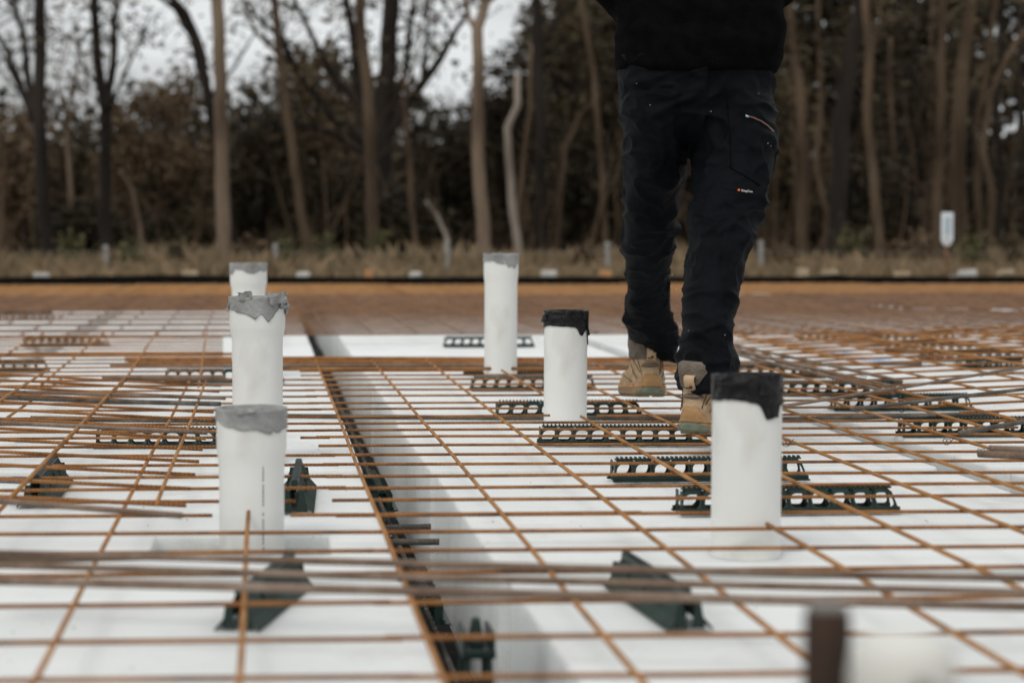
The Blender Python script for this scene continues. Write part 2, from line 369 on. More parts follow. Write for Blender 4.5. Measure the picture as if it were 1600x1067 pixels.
# far field: a grid of sheets that reads as brown at grazing angle
proto = None
farlabs = {}
proto_end = None
def farsheet(x0, y0, label, rot, z, end=False, wide=False):
    global proto
    if proto is None:
        root = empty('wire_mesh_sheet', (0, 0, 0)); proto = root
        row = wire('x', 0, 0, 2.22, 0, .0041, 3, 6).mesh('far_row'); lg = wire('y', 0, 0, 2.9, 0, .0036, 4, 6).mesh('far_long')
        for k in range(15): o = link('wire', row, M['rust_far'], root, True); o.location = (0, .05+.2*k, 0)
        for k in range(11): o = link('wire', lg, M['rust_far'], root, True); o.location = (.1+.2*k, 0, .0068)
        r = root
    else:
        r = proto.copy(); col.objects.link(r)
        for q_, ch in enumerate(list(proto.children)):
            if wide and q_ < 15 and q_ % 3 == 1: continue
            c = ch.copy(); col.objects.link(c); c.parent = r
            if end: c.material_slots[0].link = 'OBJECT'; c.material_slots[0].material = M['rust_end']
    r.location = (x0, y0, z); r.rotation_euler = (0, 0, R(rot))
    tag(r, label, 'wire mesh', 'rusty welded mesh sheets over the foam')
cw = ['at the left frame edge', 'behind the silver-taped pipes', 'behind the walking person', 'right of the person', 'at the right frame edge', 'beyond the right frame edge']
rw = ['front row of the far mesh', 'middle row of the far mesh', 'back row by the black edge form']
for b in (1, 0, 2):
    for a in range(6):
        x0 = (-2.15, -2.6, -3.3)[b]+2.14*a
        if x0 > (4.8, 6, 7.6)[b]: continue
        farsheet(x0+random.uniform(-.04, .04), 8.50+2.92*b+random.uniform(-.03, .03), 'rusty mesh sheet %s, %s' % (cw[a], rw[b]), random.uniform(-.5, .5), MESH_Z-.004+.007*(a % 2), b == 2, b == 0 and a in (0, 3, 4))

# loose reinforcing bars
def bar(p, q, label, r=.006, m='bar', name='reinforcing_bar', bend=.006, group='loose steel bars on the mesh'):
    p, q = Vector(p), Vector(q); L_ = (q-p).length; k = max(4, int(L_/.2)); mb = MB()
    sd_ = random.random()*50
    mb.tube([(L_*i/k, bend*noise.noise(Vector((i*.2, sd_, 0))), bend*.6*noise.noise(Vector((i*.2, sd_, 5)))) for i in range(k+1)], r, 8)
    o = mb.build(name, M[m], None, True); o.location = p; o.rotation_euler = (q-p).to_track_quat('X', 'Z').to_euler()
    return tag(o, label, 'steel bar', group)
Z1 = .350
for (a, b, z, lab, r) in [
    ((-30, 864), (1640, 905), Z1, 'grey-brown bar across the foreground, farthest of the three blurred ones', .0048),
    ((-30, 882), (1640, 927), Z1-.012, 'brown bar across the foreground, middle of the three blurred ones', .0046),
    ((-30, 903), (1640, 947), Z1-.004, 'grey bar across the foreground, nearest of the three blurred ones', .0055),
    ((-30, 874), (260, 866), Z1-.01, 'short rusty bar overlapping the blurred ones at the left edge', .0060)]:
    bar(P(*a, z), P(*b, z), lab, r)
for (a, b, z, lab, r, m) in [
    ((-10, 612), (352, 622), .34, 'thin bar bowed across the left sheet beside the tallest pipe', .005, 'bar'),
    ((-10, 621), (345, 631), .335, 'grey ribbed bar ending by the tallest silver-taped pipe', .006, 'dark_bar'),
    ((48, 654), (340, 656), .30, 'dark steel bar low under the left sheet', .007, 'dark_bar'),
    ((-10, 661), (322, 676), .345, 'brown bar crossing the left sheet above the green chair', .0048, 'bar'),
    ((-10, 782), (284, 805), .345, 'slanting bar at left, nearest of those ending before the silver-taped pipe', .0048, 'bar'),
    ((160, 590), (352, 592), .345, 'short thick rusty bar beside the tallest pipe', .007, 'bar'),
    ((172, 572), (1440, 569), .318, 'rusty bar along the edge of bare foam, at the front of the bundle', .0065, 'bar'),
    ((200, 567), (1120, 565), .318, 'rusty bar along the edge of bare foam, second in the bundle', .007, 'rust_x'),
    ((195, 562), (1150, 560), .318, 'rusty bar along the edge of bare foam, topmost in the bundle', .008, 'rust_x'),
    ((440, 576), (1100, 577), .318, 'rusty bar along the edge of bare foam, lowest in the bundle', .006, 'rust_x'),
    ((420, 650), (1290, 655), .268, 'dark ribbed bar crossing behind the small black-taped pipe', .0065, 'dark_bar'),
    ((1215, 656), (1560, 648), .31, 'black ribbed bar right of the large black-taped pipe', .0062, 'dark_bar'),
    ((1190, 640), (1620, 572), .36, 'grey ribbed bar rising to the right, farthest back of the raised ones', .0042, 'bar'),
    ((1330, 640), (1620, 607), .37, 'silvery ribbed bar rising to the right over the lapped sheet', .0045, 'dark_bar'),
    ((1500, 676), (1620, 655), .375, 'short silvery bar at the right edge, nearest of the raised ones', .005, 'dark_bar'),
    ((1530, 708), (1620, 716), .35, 'stub of rusty bar at the right edge, tied over the sheet', .007, 'bar'),
    ((1545, 700), (1620, 702), .36, 'short rusty bar at the right edge above a tied stub', .006, 'bar')]:
    bar(P(*a, z), P(*b, z), lab, r, m)
for k, (x, lab) in enumerate([(1.66, 'long brown bar running away from the large black-taped pipe, left of its bundle'), (1.69, 'long brown bar running away, topmost of its bundle at right'), (1.73, 'long brown bar running away, middle of its bundle at right'), (1.78, 'long brown bar running away, right of its bundle')]):
    bar((x+.02, 5.1+.1*k, MESH_Z+.02+.01*(k % 2)), (x-.03, 7.9, MESH_Z+.03), lab, .0055, 'bar')
# bars lying in the trench between pods
for k, (x, z) in enumerate([(.235, .055), (.27, .07), (.30, .052)]):
    o = bar((x, 1.5, z), (x+.003, 9.2, z), 'black ribbed bar deep in the gap, %s' % ['left of three', 'middle of three', 'right of three'][k], .006, 'dark_bar')
for (px, py, lab) in [(652, 822, 'short dark ribbed rod across the gap, farther of two'), (652, 846, 'short dark ribbed rod across the gap, nearer of two')]:
    p = P(px, py, .20); bar((.225, p.y, .20), (.313, p.y, .20), lab, .006, 'dark_bar')

# tie wire twists on lapped bars
for (px, py, z, wh) in [(1345, 590, .34, 'beside the blue-marked foam'), (1530, 585, .345, 'at the right by the black bar chair'), (1405, 640, .34, 'over the half hidden bar chair'), (1475, 690, .33, 'below the bright green bar chair'), (1335, 640, .335, 'on the foot of the raised bars'), (1528, 706, .34, 'around the rusty stubs at the right edge'), (1224, 693, .323, 'just right of the large black-taped pipe')]:
    c = P(px, py, z); mb = MB(); pts = [(c.x+.006*math.cos(t*.8)+.001*t, c.y, c.z+.0065*math.sin(t*.8)) for t in range(14)] + [(c.x+.02, c.y-.006, c.z+.010)]
    mb.tube(pts, .0009, 5); tag(mb.build('tie_wire', M['dark_bar'], None, True), 'thin twisted tie wire knot ' + wh, 'tie wire', 'tie wire knots on the right-hand bars')

# ------------------------------------------------------------------ plastic bar chairs
def chair_parts():
    n, pw, H, hw, tw = 10, .04, .041, .026, .006
    L_ = n*pw
    def side(sgn):
        b = MB()
        def pt(u, v, off):            # u along, v up 0..1
            y = sgn*(hw+(tw-hw)*v)+sgn*off
            # ends slope inward a little
            return ((u-L_/2)*(1-.06*v), y, .001+v*H)
        T = .0028
        for i in range(n):
            u0, u1 = i*pw, (i+1)*pw; cu = (u0+u1)/2
            K = 16; outer = []; inner = []
            for k in range(K):
                a = 2*math.pi*(k+.5)/K; ca, sa = math.cos(a), math.sin(a)
                q = 1/max(abs(ca), abs(sa)); ox, oy = ca*q, sa*q
                outer.append((cu+ox*pw/2, .5+oy*.5)); rr = .80
                sx = abs(ca)**.7*math.copysign(1, ca); sy = abs(sa)**.7*math.copysign(1, sa)
                inner.append((cu+sx*pw/2*rr, .50+sy*.30))
            vs = [pt(u, v, 0) for u, v in outer]+[pt(u, v, 0) for u, v in inner]+[pt(u, v, -T) for u, v in outer]+[pt(u, v, -T) for u, v in inner]
            fs = []
            for k in range(K):
                k2 = (k+1) % K
                fs += [(k, k2, K+k2, K+k), (2*K+k2, 2*K+k, 3*K+k, 3*K+k2), (K+k, K+k2, 3*K+k2, 3*K+k)]
            b.add(vs, fs)
            b.box((pt(u0, 0, 0)[0]*.97, sgn*(hw+tw)/2, H*.5), (.0022, hw*.55, H*.98))
        b.box((0, sgn*(hw+.004), .002), (L_, .012, .003))
        b.box((0, sgn*(hw-.0015), .0055), (L_, .003, .010))
        return b
    top = MB(); top.box((0, 0, H+.0015), (L_*.95, tw*2+.003, .003))
    for i in range(41): top.box(((i/40-.5)*L_*.93, 0, H+.0045), (.0035, tw*2, .0045))
    return side(-1), side(1), top
def solid_chair_parts():
    H, Lc = .045, .33; out = []
    for sg in (-1, 1):
        b = MB(); vs = []; prof = [(.003, H), (.010, .030), (.017, .014), (.024, .006), (.029, 0)]; n = 84
        for i in range(n+1):
            x = (i/n-.5)*Lc; e = .0016*(i % 2)
            for (y, z) in prof: vs.append((x*(1-.10*z/H), sg*(y+e), z))
        b.add(vs, [(5*i+j, 5*i+5+j, 5*i+6+j, 5*i+1+j) for i in range(n) for j in range(4)])
        for x in (-Lc/2, -Lc/4, 0, Lc/4, Lc/2): b.box((x*.95, sg*.012, .018), (.003, .018, .034), taper=.4)
        out.append(b)
    t = MB(); t.box((0, 0, H), (Lc*.9, .012, .005))
    for i in range(36): t.box(((i/35-.5)*Lc*.88, 0, H+.004), (.0045, .010, .004))
    return out+[t]
ca, cb_, ct = chair_parts()
chair0 = empty('bar_chair', (0, 0, 0))
ca.build('side_wall', M['plastic'], chair0); cb_.build('side_wall', M['plastic'], chair0); ct.build('top_rail', M['plastic'], chair0)
solid0 = None
def place_solid(x, y, rz, label, z=FOAM_Z, s=1):
    global solid0
    if solid0 is None:
        solid0 = r = empty('bar_chair', (0, 0, 0)); a_, b_, t_ = solid_chair_parts()
        for q in (a_, b_):
            o = q.build('side_wall', M['plastic'], r); m_ = o.modifiers.new('s', 'SOLIDIFY'); m_.thickness = .0015
        t_.build('top_rail', M['plastic'], r)
    else:
        r = solid0.copy(); col.objects.link(r)
        for ch in list(solid0.children): c = ch.copy(); col.objects.link(c); c.parent = r
    r.location = (x, y, z+.002); r.rotation_euler = (0, 0, R(rz)); r.scale = (s, s, s)
    tag(r, label, 'bar chair', 'dark green plastic bar chairs under the mesh')
first = True
def place_chair(px, py, rz, label, z=FOAM_Z, s=1, loc=None, rx=0):
    global first
    if first: r = chair0; first = False
    else:
        r = chair0.copy(); col.objects.link(r)
        for ch in list(chair0.children): c = ch.copy(); col.objects.link(c); c.parent = r
    p = loc or P(px, py, z); r.location = (p[0], p[1]+(.034 if loc is None else 0), z+.002); r.rotation_euler = (R(rx), 0, R(rz)); r.scale = (s, s, s)
    tag(r, label, 'bar chair', 'dark green plastic bar chairs under the mesh')
for a in [
    (977, 698, -4, 'dark green bar chair under the grounded boot in front of the small black-taped pipe'),
    (891, 655, 0, 'dark green bar chair passing behind the small black-taped pipe'),
    (1112, 754, 2, 'dark green bar chair behind the large black-taped pipe, farther of two'),
    (1236, 805, 2, 'dark green bar chair behind the large black-taped pipe, nearer of two'),
    (835, 612, 1, 'dark green bar chair between the lone silver-taped pipe and the small black-taped pipe'),
    (815, 587, 0, 'dark green bar chair at the foot of the lone silver-taped pipe'),
    (765, 543, 0, 'dark bar chair on bare foam behind the lone silver-taped pipe'),
    (1414, 643, 0, 'dark green bar chair half hidden under lapped mesh right of the large black-taped pipe'),
    (1537, 684, 1, 'bright green bar chair under raised silvery bars at the right edge'),
    (1320, 620, 0, 'dark green bar chair just right above the large black-taped pipe'),
    (1320, 535, 2, 'far bar chair right of the person, left of a pair'),
    (1430, 537, 2, 'far bar chair right of the person, right of a pair'),
    (1462, 553, 2, 'far bar chair over foam below the pair at right'),
    (1582, 577, 3, 'black bar chair at the right edge between raised bars'),
    (1520, 566, 3, 'black bar chair at upper right left of the one at the edge'),
    (1192, 592, 0, 'dark bar chair right behind the cuff of the grounded leg'),
    (-14, 584, 1, 'green-black bar chair cut by the left frame edge'),
    (282, 702, -1, 'dark green bar chair under crossing bars left of the nearest silver-taped pipe'),
    (350, 599, 0, 'dark bar chair behind the tallest silver-taped pipe'),
    (102, 542, 30, 'brownish bar chair far left near the brown mesh'),
    (30, 500, 0, 'far bar chair in the brown mesh at the left edge')]: place_chair(*a)
for (x, y0, x1, y1, lab) in [(-.42, 3.5, -.42, 3.9, 'bar chair seen end-on under the tan sheet at the left edge'),
    (.048, 3.38, .066, 3.82, 'green bar chair seen end-on right of the nearest silver-taped pipe'),
    (-.040, 2.39, .040, 2.72, 'blurred dark bar chair slanting under the foreground bars, left of the gap'),
    (.530, 2.37, .502, 2.70, 'blurred dark bar chair slanting under the foreground bars, right of the gap')]:
    ang = math.degrees(math.atan2(y1-y0, x1-x)); place_solid((x+x1)/2, (y0+y1)/2, ang, lab, s=1.12 if y0 > 3 else .98)
place_chair(0, 0, 88, 'dark green chair standing in the gap at the bottom', z=.15, s=1.0, loc=(.262, 2.22), rx=0)
place_chair(0, 0, 90, 'dark chair deep in the gap beside the left silver-taped pipe', z=.11, s=1.0, loc=(.268, 3.35))
place_chair(0, 0, 90, 'black chair in the far part of the gap', z=.12, s=1.0, loc=(.266, 4.6))
# plastic spacer tower in the gap
sp = empty('trench_spacer', (.268, 2.45, .008)); sp.scale = (.68, 1.0, 1.12); tag(sp, 'dark green plastic spacer tower in the gap at bottom centre', 'spacer')
b = MB()
for sx in (-1, 1):
    for sy in (-1, 1): b.tube([(sx*.035, sy*.05, 0), (sx*.02, sy*.03, .19)], .006, 6)
b.build('legs', M['plastic'], sp)
b = MB(); b.box((0, 0, .195), (.062, .085, .01)); b.box((0, 0, .215), (.03, .03, .03), taper=.5); b.box((-.026, 0, .21), (.008, .08, .02)); b.box((.026, 0, .21), (.008, .08, .02)); bevel(b.build('saddle', M['plastic'], sp), .002)
b = MB(); b.box((0, 0, .09), (.07, .1, .006)); b.build('brace', M['plastic'], sp)

# foam crumbs in the gap and on pods: uncountable litter
b = MB()
def crumb(x, y, z, s):
    vs = [(x+s*random.uniform(-1, 1), y+s*random.uniform(-1, 1), z+s*abs(random.uniform(0, 1))) for _ in range(4)]
    b.add(vs, [(0, 1, 2), (0, 2, 3), (0, 3, 1), (1, 3, 2)])
for _ in range(420): crumb(random.uniform(.22, .31), random.uniform(1.9, 8), random.choice((.012, .012, .06, .08)), random.uniform(.0015, .005))
tag(b.build('foam_crumbs', M['foam']), 'white foam crumbs scattered in the dark gap', 'foam crumbs', kind='stuff')
b = MB()
for _ in range(150):
    y = random.uniform(2.1, 6.5); x = random.uniform(-.14*y, .39*y)
    if .205 < x < .325: continue
    crumb(x, y, FOAM_Z+.001, random.uniform(.001, .003))
tag(b.build('dirt_specks', M['clay']), 'small specks of dirt on the foam pods', 'dirt', kind='stuff')

# ------------------------------------------------------------------ pipes
def revolve(prof, n=48):
    b = MB(); b.loft([[(r*math.cos(2*math.pi*k/n), r*math.sin(2*math.pi*k/n), z) for k in range(n)] for r, z in prof], cap=False); return b
def pipe(x, y, top, r, bell, label, tape, tapem, tapecat, flaps=(), lean=0, sk=0):
    root = empty('drain_pipe', (x, y, .008)); tag(root, label, 'pipe', 'white upright drain pipes')
    root.rotation_euler = (0, R(lean), 0)
    T = top-.008; t = .0035
    if bell:
        prof = [(r, 0), (r, T-.10), (r+.001, T-.085), (r+bell*.75, T-.07), (r+bell, T-.062), (r+bell, T), (r+bell-t, T), (r+bell-t, T-.06), (r-t, T-.085), (r-t, T-.3)]
    else: prof = [(r, 0), (r, T), (r-t, T), (r-t, T-.3)]
    o = revolve(prof).build('pipe_wall', M['pvc'], root, True)
    es = o.modifiers.new('edge', 'EDGE_SPLIT'); es.split_angle = R(50)
    # tape band: lower edge follows tape(u) where u = -1..1 left to right as seen, depth behind = 1.1
    R0 = r+bell+.0016; n = 96; b = MB(); rows_ = 9; rings = []
    for i in range(rows_+1):
        ring = []
        for k in range(n):
            a = 2*math.pi*k/n; u = math.sin(a); front = math.cos(a) > -.15
            dep = tape(u if front else math.copysign(1, u)*.8)
            dep += .0025*noise.noise(Vector((k*.6, x*30, 0)))
            z = T+.0025-(dep+.0025)*(i/rows_)
            cr_ = .0012*noise.noise(Vector((math.cos(a)*5, math.sin(a)*5+x*9, z*55)))+.0012*noise.noise(Vector((a*9, z*160, x*11)))
            rr = R0+max(-.0008, cr_)+ (.0012 if i == rows_ else 0)
            ring.append((rr*math.sin(a), -rr*math.cos(a), z+(.002*noise.noise(Vector((a*3, 0, x*7))) if i == 0 else 0)))
        rings.append(ring)
    inner = [((R0-.006)*math.sin(2*math.pi*k/n), -(R0-.006)*math.cos(2*math.pi*k/n), T+.0025+.0012*noise.noise(Vector((k*.5, x, 1)))) for k in range(n)]
    inner2 = [((R0-.007)*math.sin(2*math.pi*k/n), -(R0-.007)*math.cos(2*math.pi*k/n), T-.018) for k in range(n)]
    b.loft([inner2, inner]+rings, cap=False); tp = b.build('tape', tapem, root, True)
    sm = tp.modifiers.new('solid', 'SOLIDIFY'); sm.thickness = .0012; sm.offset = 1
    tp['label'] = tapecat
    for (u0, dz, du, ln, cr_amt, twist) in flaps:   # crumpled tape flaps standing off the rim
        fb = MB(); NU, NV = 10, 8; vs = []
        for i in range(NU):
            for j in range(NV):
                s = i/(NU-1); v = j/(NV-1)
                a = math.asin(max(-1, min(1, u0)))+du*(s-.5)/R0
                nn = noise.noise_vector(Vector((s*2.7+x*5, v*2.4, twist)))*cr_amt
                rr = R0+.003+cr_amt*.8*math.sin(v*3.0+twist)*abs(math.sin(s*5+twist))
                vs.append((rr*math.sin(a)+nn.x, -rr*math.cos(a)+nn.y*.7, T+dz+ln*(v-.5)+nn.z))
        fb.add(vs, [(i*NV+j, (i+1)*NV+j, (i+1)*NV+j+1, i*NV+j+1) for i in range(NU-1) for j in range(NV-1)])
        fo = fb.build('tape_flap', tapem, tp)
        sm = fo.modifiers.new('solid', 'SOLIDIFY'); sm.thickness = .001
    return root
def poly(pts):
    def f(u):
        if u <= pts[0][0]: return pts[0][1]
        for (a, b_), (c, d) in zip(pts, pts[1:]):
            if u <= c: return b_+(d-b_)*(u-a)/(c-a+1e-9)
        return pts[-1][1]
    return f
p6 = pipe(PIPE6[0], PIPE6[1], .537, .0533, 0, 'large white pipe with black tape round its rim, nearest on the right',
     poly([(-1, .036), (-.75, .032), (-.4, .033), (-.1, .037), (.12, .040), (.22, .052), (.30, .062), (.36, .062), (.72, .061), (.74, .042), (.86, .041), (1, .036)]), M['black_tape'], 'glossy black tape with a torn hanging tongue',
     flaps=[(-.6, -.002, .05, .018, .004, 1.0), (.5, -.01, .05, .03, .003, 2.2)])
p3 = pipe(PIPE3[0], PIPE3[1], .474, .0527, .0038, 'nearest of the three lined-up silver-taped pipes, with a dashed printed line',
     poly([(-1, .012), (-.8, .022), (-.5, .026), (-.35, .030), (0, .028), (.3, .030), (.5, .037), (.62, .032), (.75, .036), (.85, .028), (1, .03)]), M['grey_tape'], 'ragged silver tape round the rim',
     flaps=[(-.15, .002, .03, .010, .003, .4)])
p2 = pipe(Q(402.5, 600, 4.2).x, 4.2, .619, .0548, .0055, 'tallest white pipe with crumpled silver tape, middle of the three lined up',
     poly([(-1, .022), (-.8, .026), (-.2, .040), (-.05, .046), (.05, .034), (.2, .036), (.38, .050), (.55, .040), (.75, .022), (1, .018)]), M['grey_tape'], 'slanting silver tape, torn and crumpled',
     flaps=[(.72, .000, .05, .026, .006, .6), (.93, -.006, .04, .030, .008, 2.1), (-.45, .006, .035, .014, .007, 4.1), (.99, -.022, .02, .03, .005, 5.3), (-.99, -.02, .012, .014, .004, 1.7)])
p1 = pipe(Q(388.5, 500, 6.7).x, 6.7, .654, .0575, .0062, 'farthest of the three lined-up silver-taped pipes, half hidden behind the others',
     poly([(-1, .030), (-.85, .036), (-.7, .018), (-.3, .02), (-.1, .030), (.3, .034), (.6, .022), (.8, .026), (1, .022)]), M['grey_tape'], 'ragged silver tape round the rim', flaps=[(.3, 0, .03, .01, .004, 3)])
p4 = pipe(X4, 6.3, .690, .0535, .0031, 'lone slim white pipe with silver tape standing between the row of three and the person',
     poly([(-1, .022), (-.6, .020), (-.3, .028), (0, .031), (.15, .024), (.3, .042), (.5, .036), (.7, .046), (.85, .03), (1, .024)]), M['grey_tape'], 'ragged silver tape round the rim', flaps=[(-.3, .002, .03, .01, .003, 3)])
p5 = pipe(X5, 4.85, .562, .0542, 0, 'smaller white pipe with black tape left of the walking person',
     poly([(-1, .040), (-.9, .034), (0, .036), (.38, .040), (.5, .056), (.62, .062), (.78, .046), (.9, .044), (.95, .08), (1, .085)]), M['black_tape'], 'glossy black tape with torn corner hanging down', flaps=[(-.97, -.016, .02, .02, .005, 1.2), (.93, -.03, .015, .06, .003, 2.5), (.5, -.01, .04, .02, .003, 6.1)])
# dashed print down the near pipe
b = MB()
for (z0, z1) in [(.395, .37), (.365, .362), (.355, .32), (.31, .305), (.30, .262), (.255, .25), (.24, .2)]:
    a = .36; rr = .0531; h = z0-z1
    for k in range(int(h/.006)+1):
        b.box((rr*math.sin(a), -rr*math.cos(a), z0-.006*k-.008), (.0016, .0008, .0042), rz=a)
pr = b.build('printed_line', M['inkm'], p3)

# ------------------------------------------------------------------ foreground peg and cap
c = Q(1293, 950, 1.22)
r0 = empty('marker_peg', (c.x, c.y, 0)); tag(r0, 'blurred brown-black peg standing close at the bottom right', 'peg')
b = MB(); b.tube([(0, 0, 0), (0, 0, c.z-.004), (0, 0, c.z)], [.0150, .0150, .0125], 16); b.build('shaft', M['peg'], r0, True)
b = MB(); b.box((0, 0, c.z+.0012), (.022, .022, .003)); b.build('top_plate', M['post'], r0)
c = Q(1412, 985, 1.0)
r0 = empty('plastic_cap', (c.x, c.y, 0)); tag(r0, 'very blurred off-white domed cap beside the brown-black peg', 'cap')
rings = []
for (z, r) in [(0, .024), (c.z-.06, .024), (c.z-.05, .027), (c.z-.025, .028), (c.z-.010, .026), (c.z-.002, .019), (c.z, .008)]:
    rings.append([(r*1.0*math.cos(2*math.pi*k/32), r*math.sin(2*math.pi*k/32), z) for k in range(32)])
b = MB(); b.loft(rings); b.build('dome', M['cap'], r0, True)
b = MB(); b.tube([(0, -.0285, c.z-.022), (0, -.034, c.z-.024)], .004, 12); b.build('boss', M['post'], r0, True)
# ------------------------------------------------------------------ person
def ring(px_l, px_r, py, Y, br, n=36, dy=0):
    a = Q(px_l, py, Y); b = Q(px_r, py, Y); c = (a+b)/2; h = (b.x-a.x)/2
    return [(c.x+h*math.cos(2*math.pi*k/n)*1.0, c.y+dy+br*math.sin(2*math.pi*k/n), c.z) for k in range(n)]
PB = Q(1088, 700, 4.5); PB.z = MESH_Z+.01
person = empty('person', (0, 0, 0))
tag(person, 'person walking away in black top, dark trousers and tan boots', 'person')
person.location = (PB.x, PB.y, PB.z); OFF = PB.copy()
def rel(b): b.v = [(x-OFF.x, y-OFF.y, z-OFF.z) for x, y, z in b.v]; return b
legL = [(150, 968, 1090, 4.55, .125), (200, 971, 1084, 4.56, .12), (240, 974, 1072, 4.58, .11), (290, 975, 1067, 4.62, .10), (330, 973, 1061, 4.67, .092), (370, 972, 1055, 4.72, .088),
        (410, 975, 1049, 4.79, .08), (440, 977, 1046, 4.85, .078), (480, 977, 1049, 4.94, .078), (505, 979, 1058, 5.0, .082), (530, 986, 1064, 5.05, .085), (548, 1004, 1062, 5.07, .07), (565, 1028, 1054, 5.07, .05)]
legR = [(150, 1075, 1209, 4.55, .125), (200, 1078, 1211, 4.53, .12), (240, 1081, 1210, 4.51, .112), (290, 1083, 1204, 4.47, .105), (320, 1078, 1197, 4.44, .10), (350, 1074, 1189, 4.41, .095), (375, 1075, 1174, 4.39, .09),
        (400, 1074, 1162, 4.37, .086), (440, 1069, 1156, 4.34, .084), (480, 1066, 1150, 4.31, .084), (510, 1066, 1145, 4.29, .086), (535, 1068, 1140, 4.28, .094), (556, 1058, 1149, 4.275, .106), (575, 1057, 1150, 4.27, .108), (600, 1057, 1145, 4.262, .112), (611, 1060, 1142, 4.262, .108)]
def remeshed(b, voxel, smooth_it=8):
    me = rel(b).mesh('tmp'); o = bpy.data.objects.new('tmp', me); col.objects.link(o)
    r = o.modifiers.new('r', 'REMESH'); r.mode = 'VOXEL'; r.voxel_size = voxel; r.use_smooth_shade = True
    s = o.modifiers.new('s', 'SMOOTH'); s.iterations = smooth_it; s.factor = .5
    dg = bpy.context.evaluated_depsgraph_get(); ev = o.evaluated_get(dg); out = bpy.data.meshes.new_from_object(ev)
    bpy.data.objects.remove(o); return out
def displace(me, fn):
    nr = [v.normal.copy() for v in me.vertices]
    for v, n in zip(me.vertices, nr): v.co = v.co+n*fn(v.co, n)
    me.update()
b = MB()
b.loft([ring(966, 1212, 10, 4.56, .145), ring(967, 1211, 60, 4.56, .148), ring(968, 1210, 110, 4.56, .148), ring(969, 1209, 160, 4.56, .14), ring(975, 1206, 195, 4.56, .12), ring(1010, 1180, 222, 4.56, .07)])
for L_ in (legL, legR): b.loft([ring(l, r, y, Y, br) for (y, l, r, Y, br) in L_])
tm = remeshed(b, .005, 9)
def rid(v): return 1-abs(noise.noise(v))*2.6
def crs(v): return max(0, 1-abs(noise.noise(v))*3.6)**1.25*1.5-.5
def fold_trouser(co, n):
    z = co.z+OFF.z; x = co.x
    right = x > 0
    # diagonal drag folds on the thighs, horizontal crumple at the knees and cuffs
    sx = -1 if right else 1
    u = x*.8-sx*z*.0; 
    dgl = Vector((x*5+z*6*sx, co.y*5, z*9-x*8*sx))
    hor = Vector((x*6+2*noise.noise(co*6), co.y*6, z*34))
    knee = math.exp(-((z-(.80 if right else .78))/.10)**2)
    cuff = math.exp(-((z-(.46 if right else .52))/.085)**2)
    hip = math.exp(-((z-1.02)/.09)**2)
    w_ = Vector((noise.noise(co*7), noise.noise(co*7+Vector((9, 0, 0))), 0))*.7
    d = .0064*crs(dgl*1.1+w_)*(.6+.4*hip)+.0066*knee*crs(Vector((x*9+z*7*sx, co.y*7, z*20))+w_)+.0070*cuff*crs(Vector((x*8-z*5*sx, co.y*7, z*18))+w_)
    d += .0034*crs(Vector((x*12+z*14*sx, co.y*10, z*14-x*9*sx))+w_*1.2)+.0012*crs(Vector((x*20-z*16*sx, co.y*16, z*22))+w_)+.004*noise.noise(co*7)
    # seams
    return d-.001
displace(tm, fold_trouser)
trs = link('trousers', tm, M['trousers'], person, True)
bvh = BVHTree.FromPolygons([v.co+OFF for v in tm.vertices], [tuple(p.vertices) for p in tm.polygons])
def hit(px, py, off=.0015):
    d = ray(px, py).normalized(); h = bvh.ray_cast(cam_loc, d)
    if h[0] is None: return Q(px, py, 4.4)-OFF
    return h[0]-d*off-OFF
def strip(pts, wpx, name, m, parent, off=.002, dens=6):
    b = MB(); dn = []
    for (x0, y0), (x1, y1) in zip(pts, pts[1:]):
        for k in range(dens): dn.append((x0+(x1-x0)*k/dens, y0+(y1-y0)*k/dens))
    dn.append(pts[-1]); vs = []
    for i, (x, y) in enumerate(dn):
        a = dn[max(0, i-1)]; c_ = dn[min(len(dn)-1, i+1)]; tx, ty = c_[0]-a[0], c_[1]-a[1]; l = math.hypot(tx, ty) or 1
        nx, ny = -ty/l*wpx/2, tx/l*wpx/2
        vs += [hit(x+nx, y+ny, off), hit(x, y, off+.0015), hit(x-nx, y-ny, off)]
    b.add(vs, [(3*i+j, 3*i+3+j, 3*i+4+j, 3*i+1+j) for i in range(len(dn)-1) for j in (0, 1)])
    o = b.build(name, m, parent, True); s = o.modifiers.new('s', 'SOLIDIFY'); s.thickness = .001; return o
strip([(1168, 182), (1178, 184.5), (1190, 190), (1200, 197), (1209, 206)], 2.8, 'pocket_zip', M['zip'], trs, .003)
strip([(1165, 181), (1170, 183)], 3.4, 'zip_pull', M['meter_grey'], trs, .006, 2)
strip([(1135, 150), (1140, 210), (1142, 262)], 1.2, 'pocket_seam', M['jacket'], trs, .0022)
strip([(1140, 262), (1165, 275), (1188, 290)], 1.2, 'pocket_seam', M['jacket'], trs, .0022)
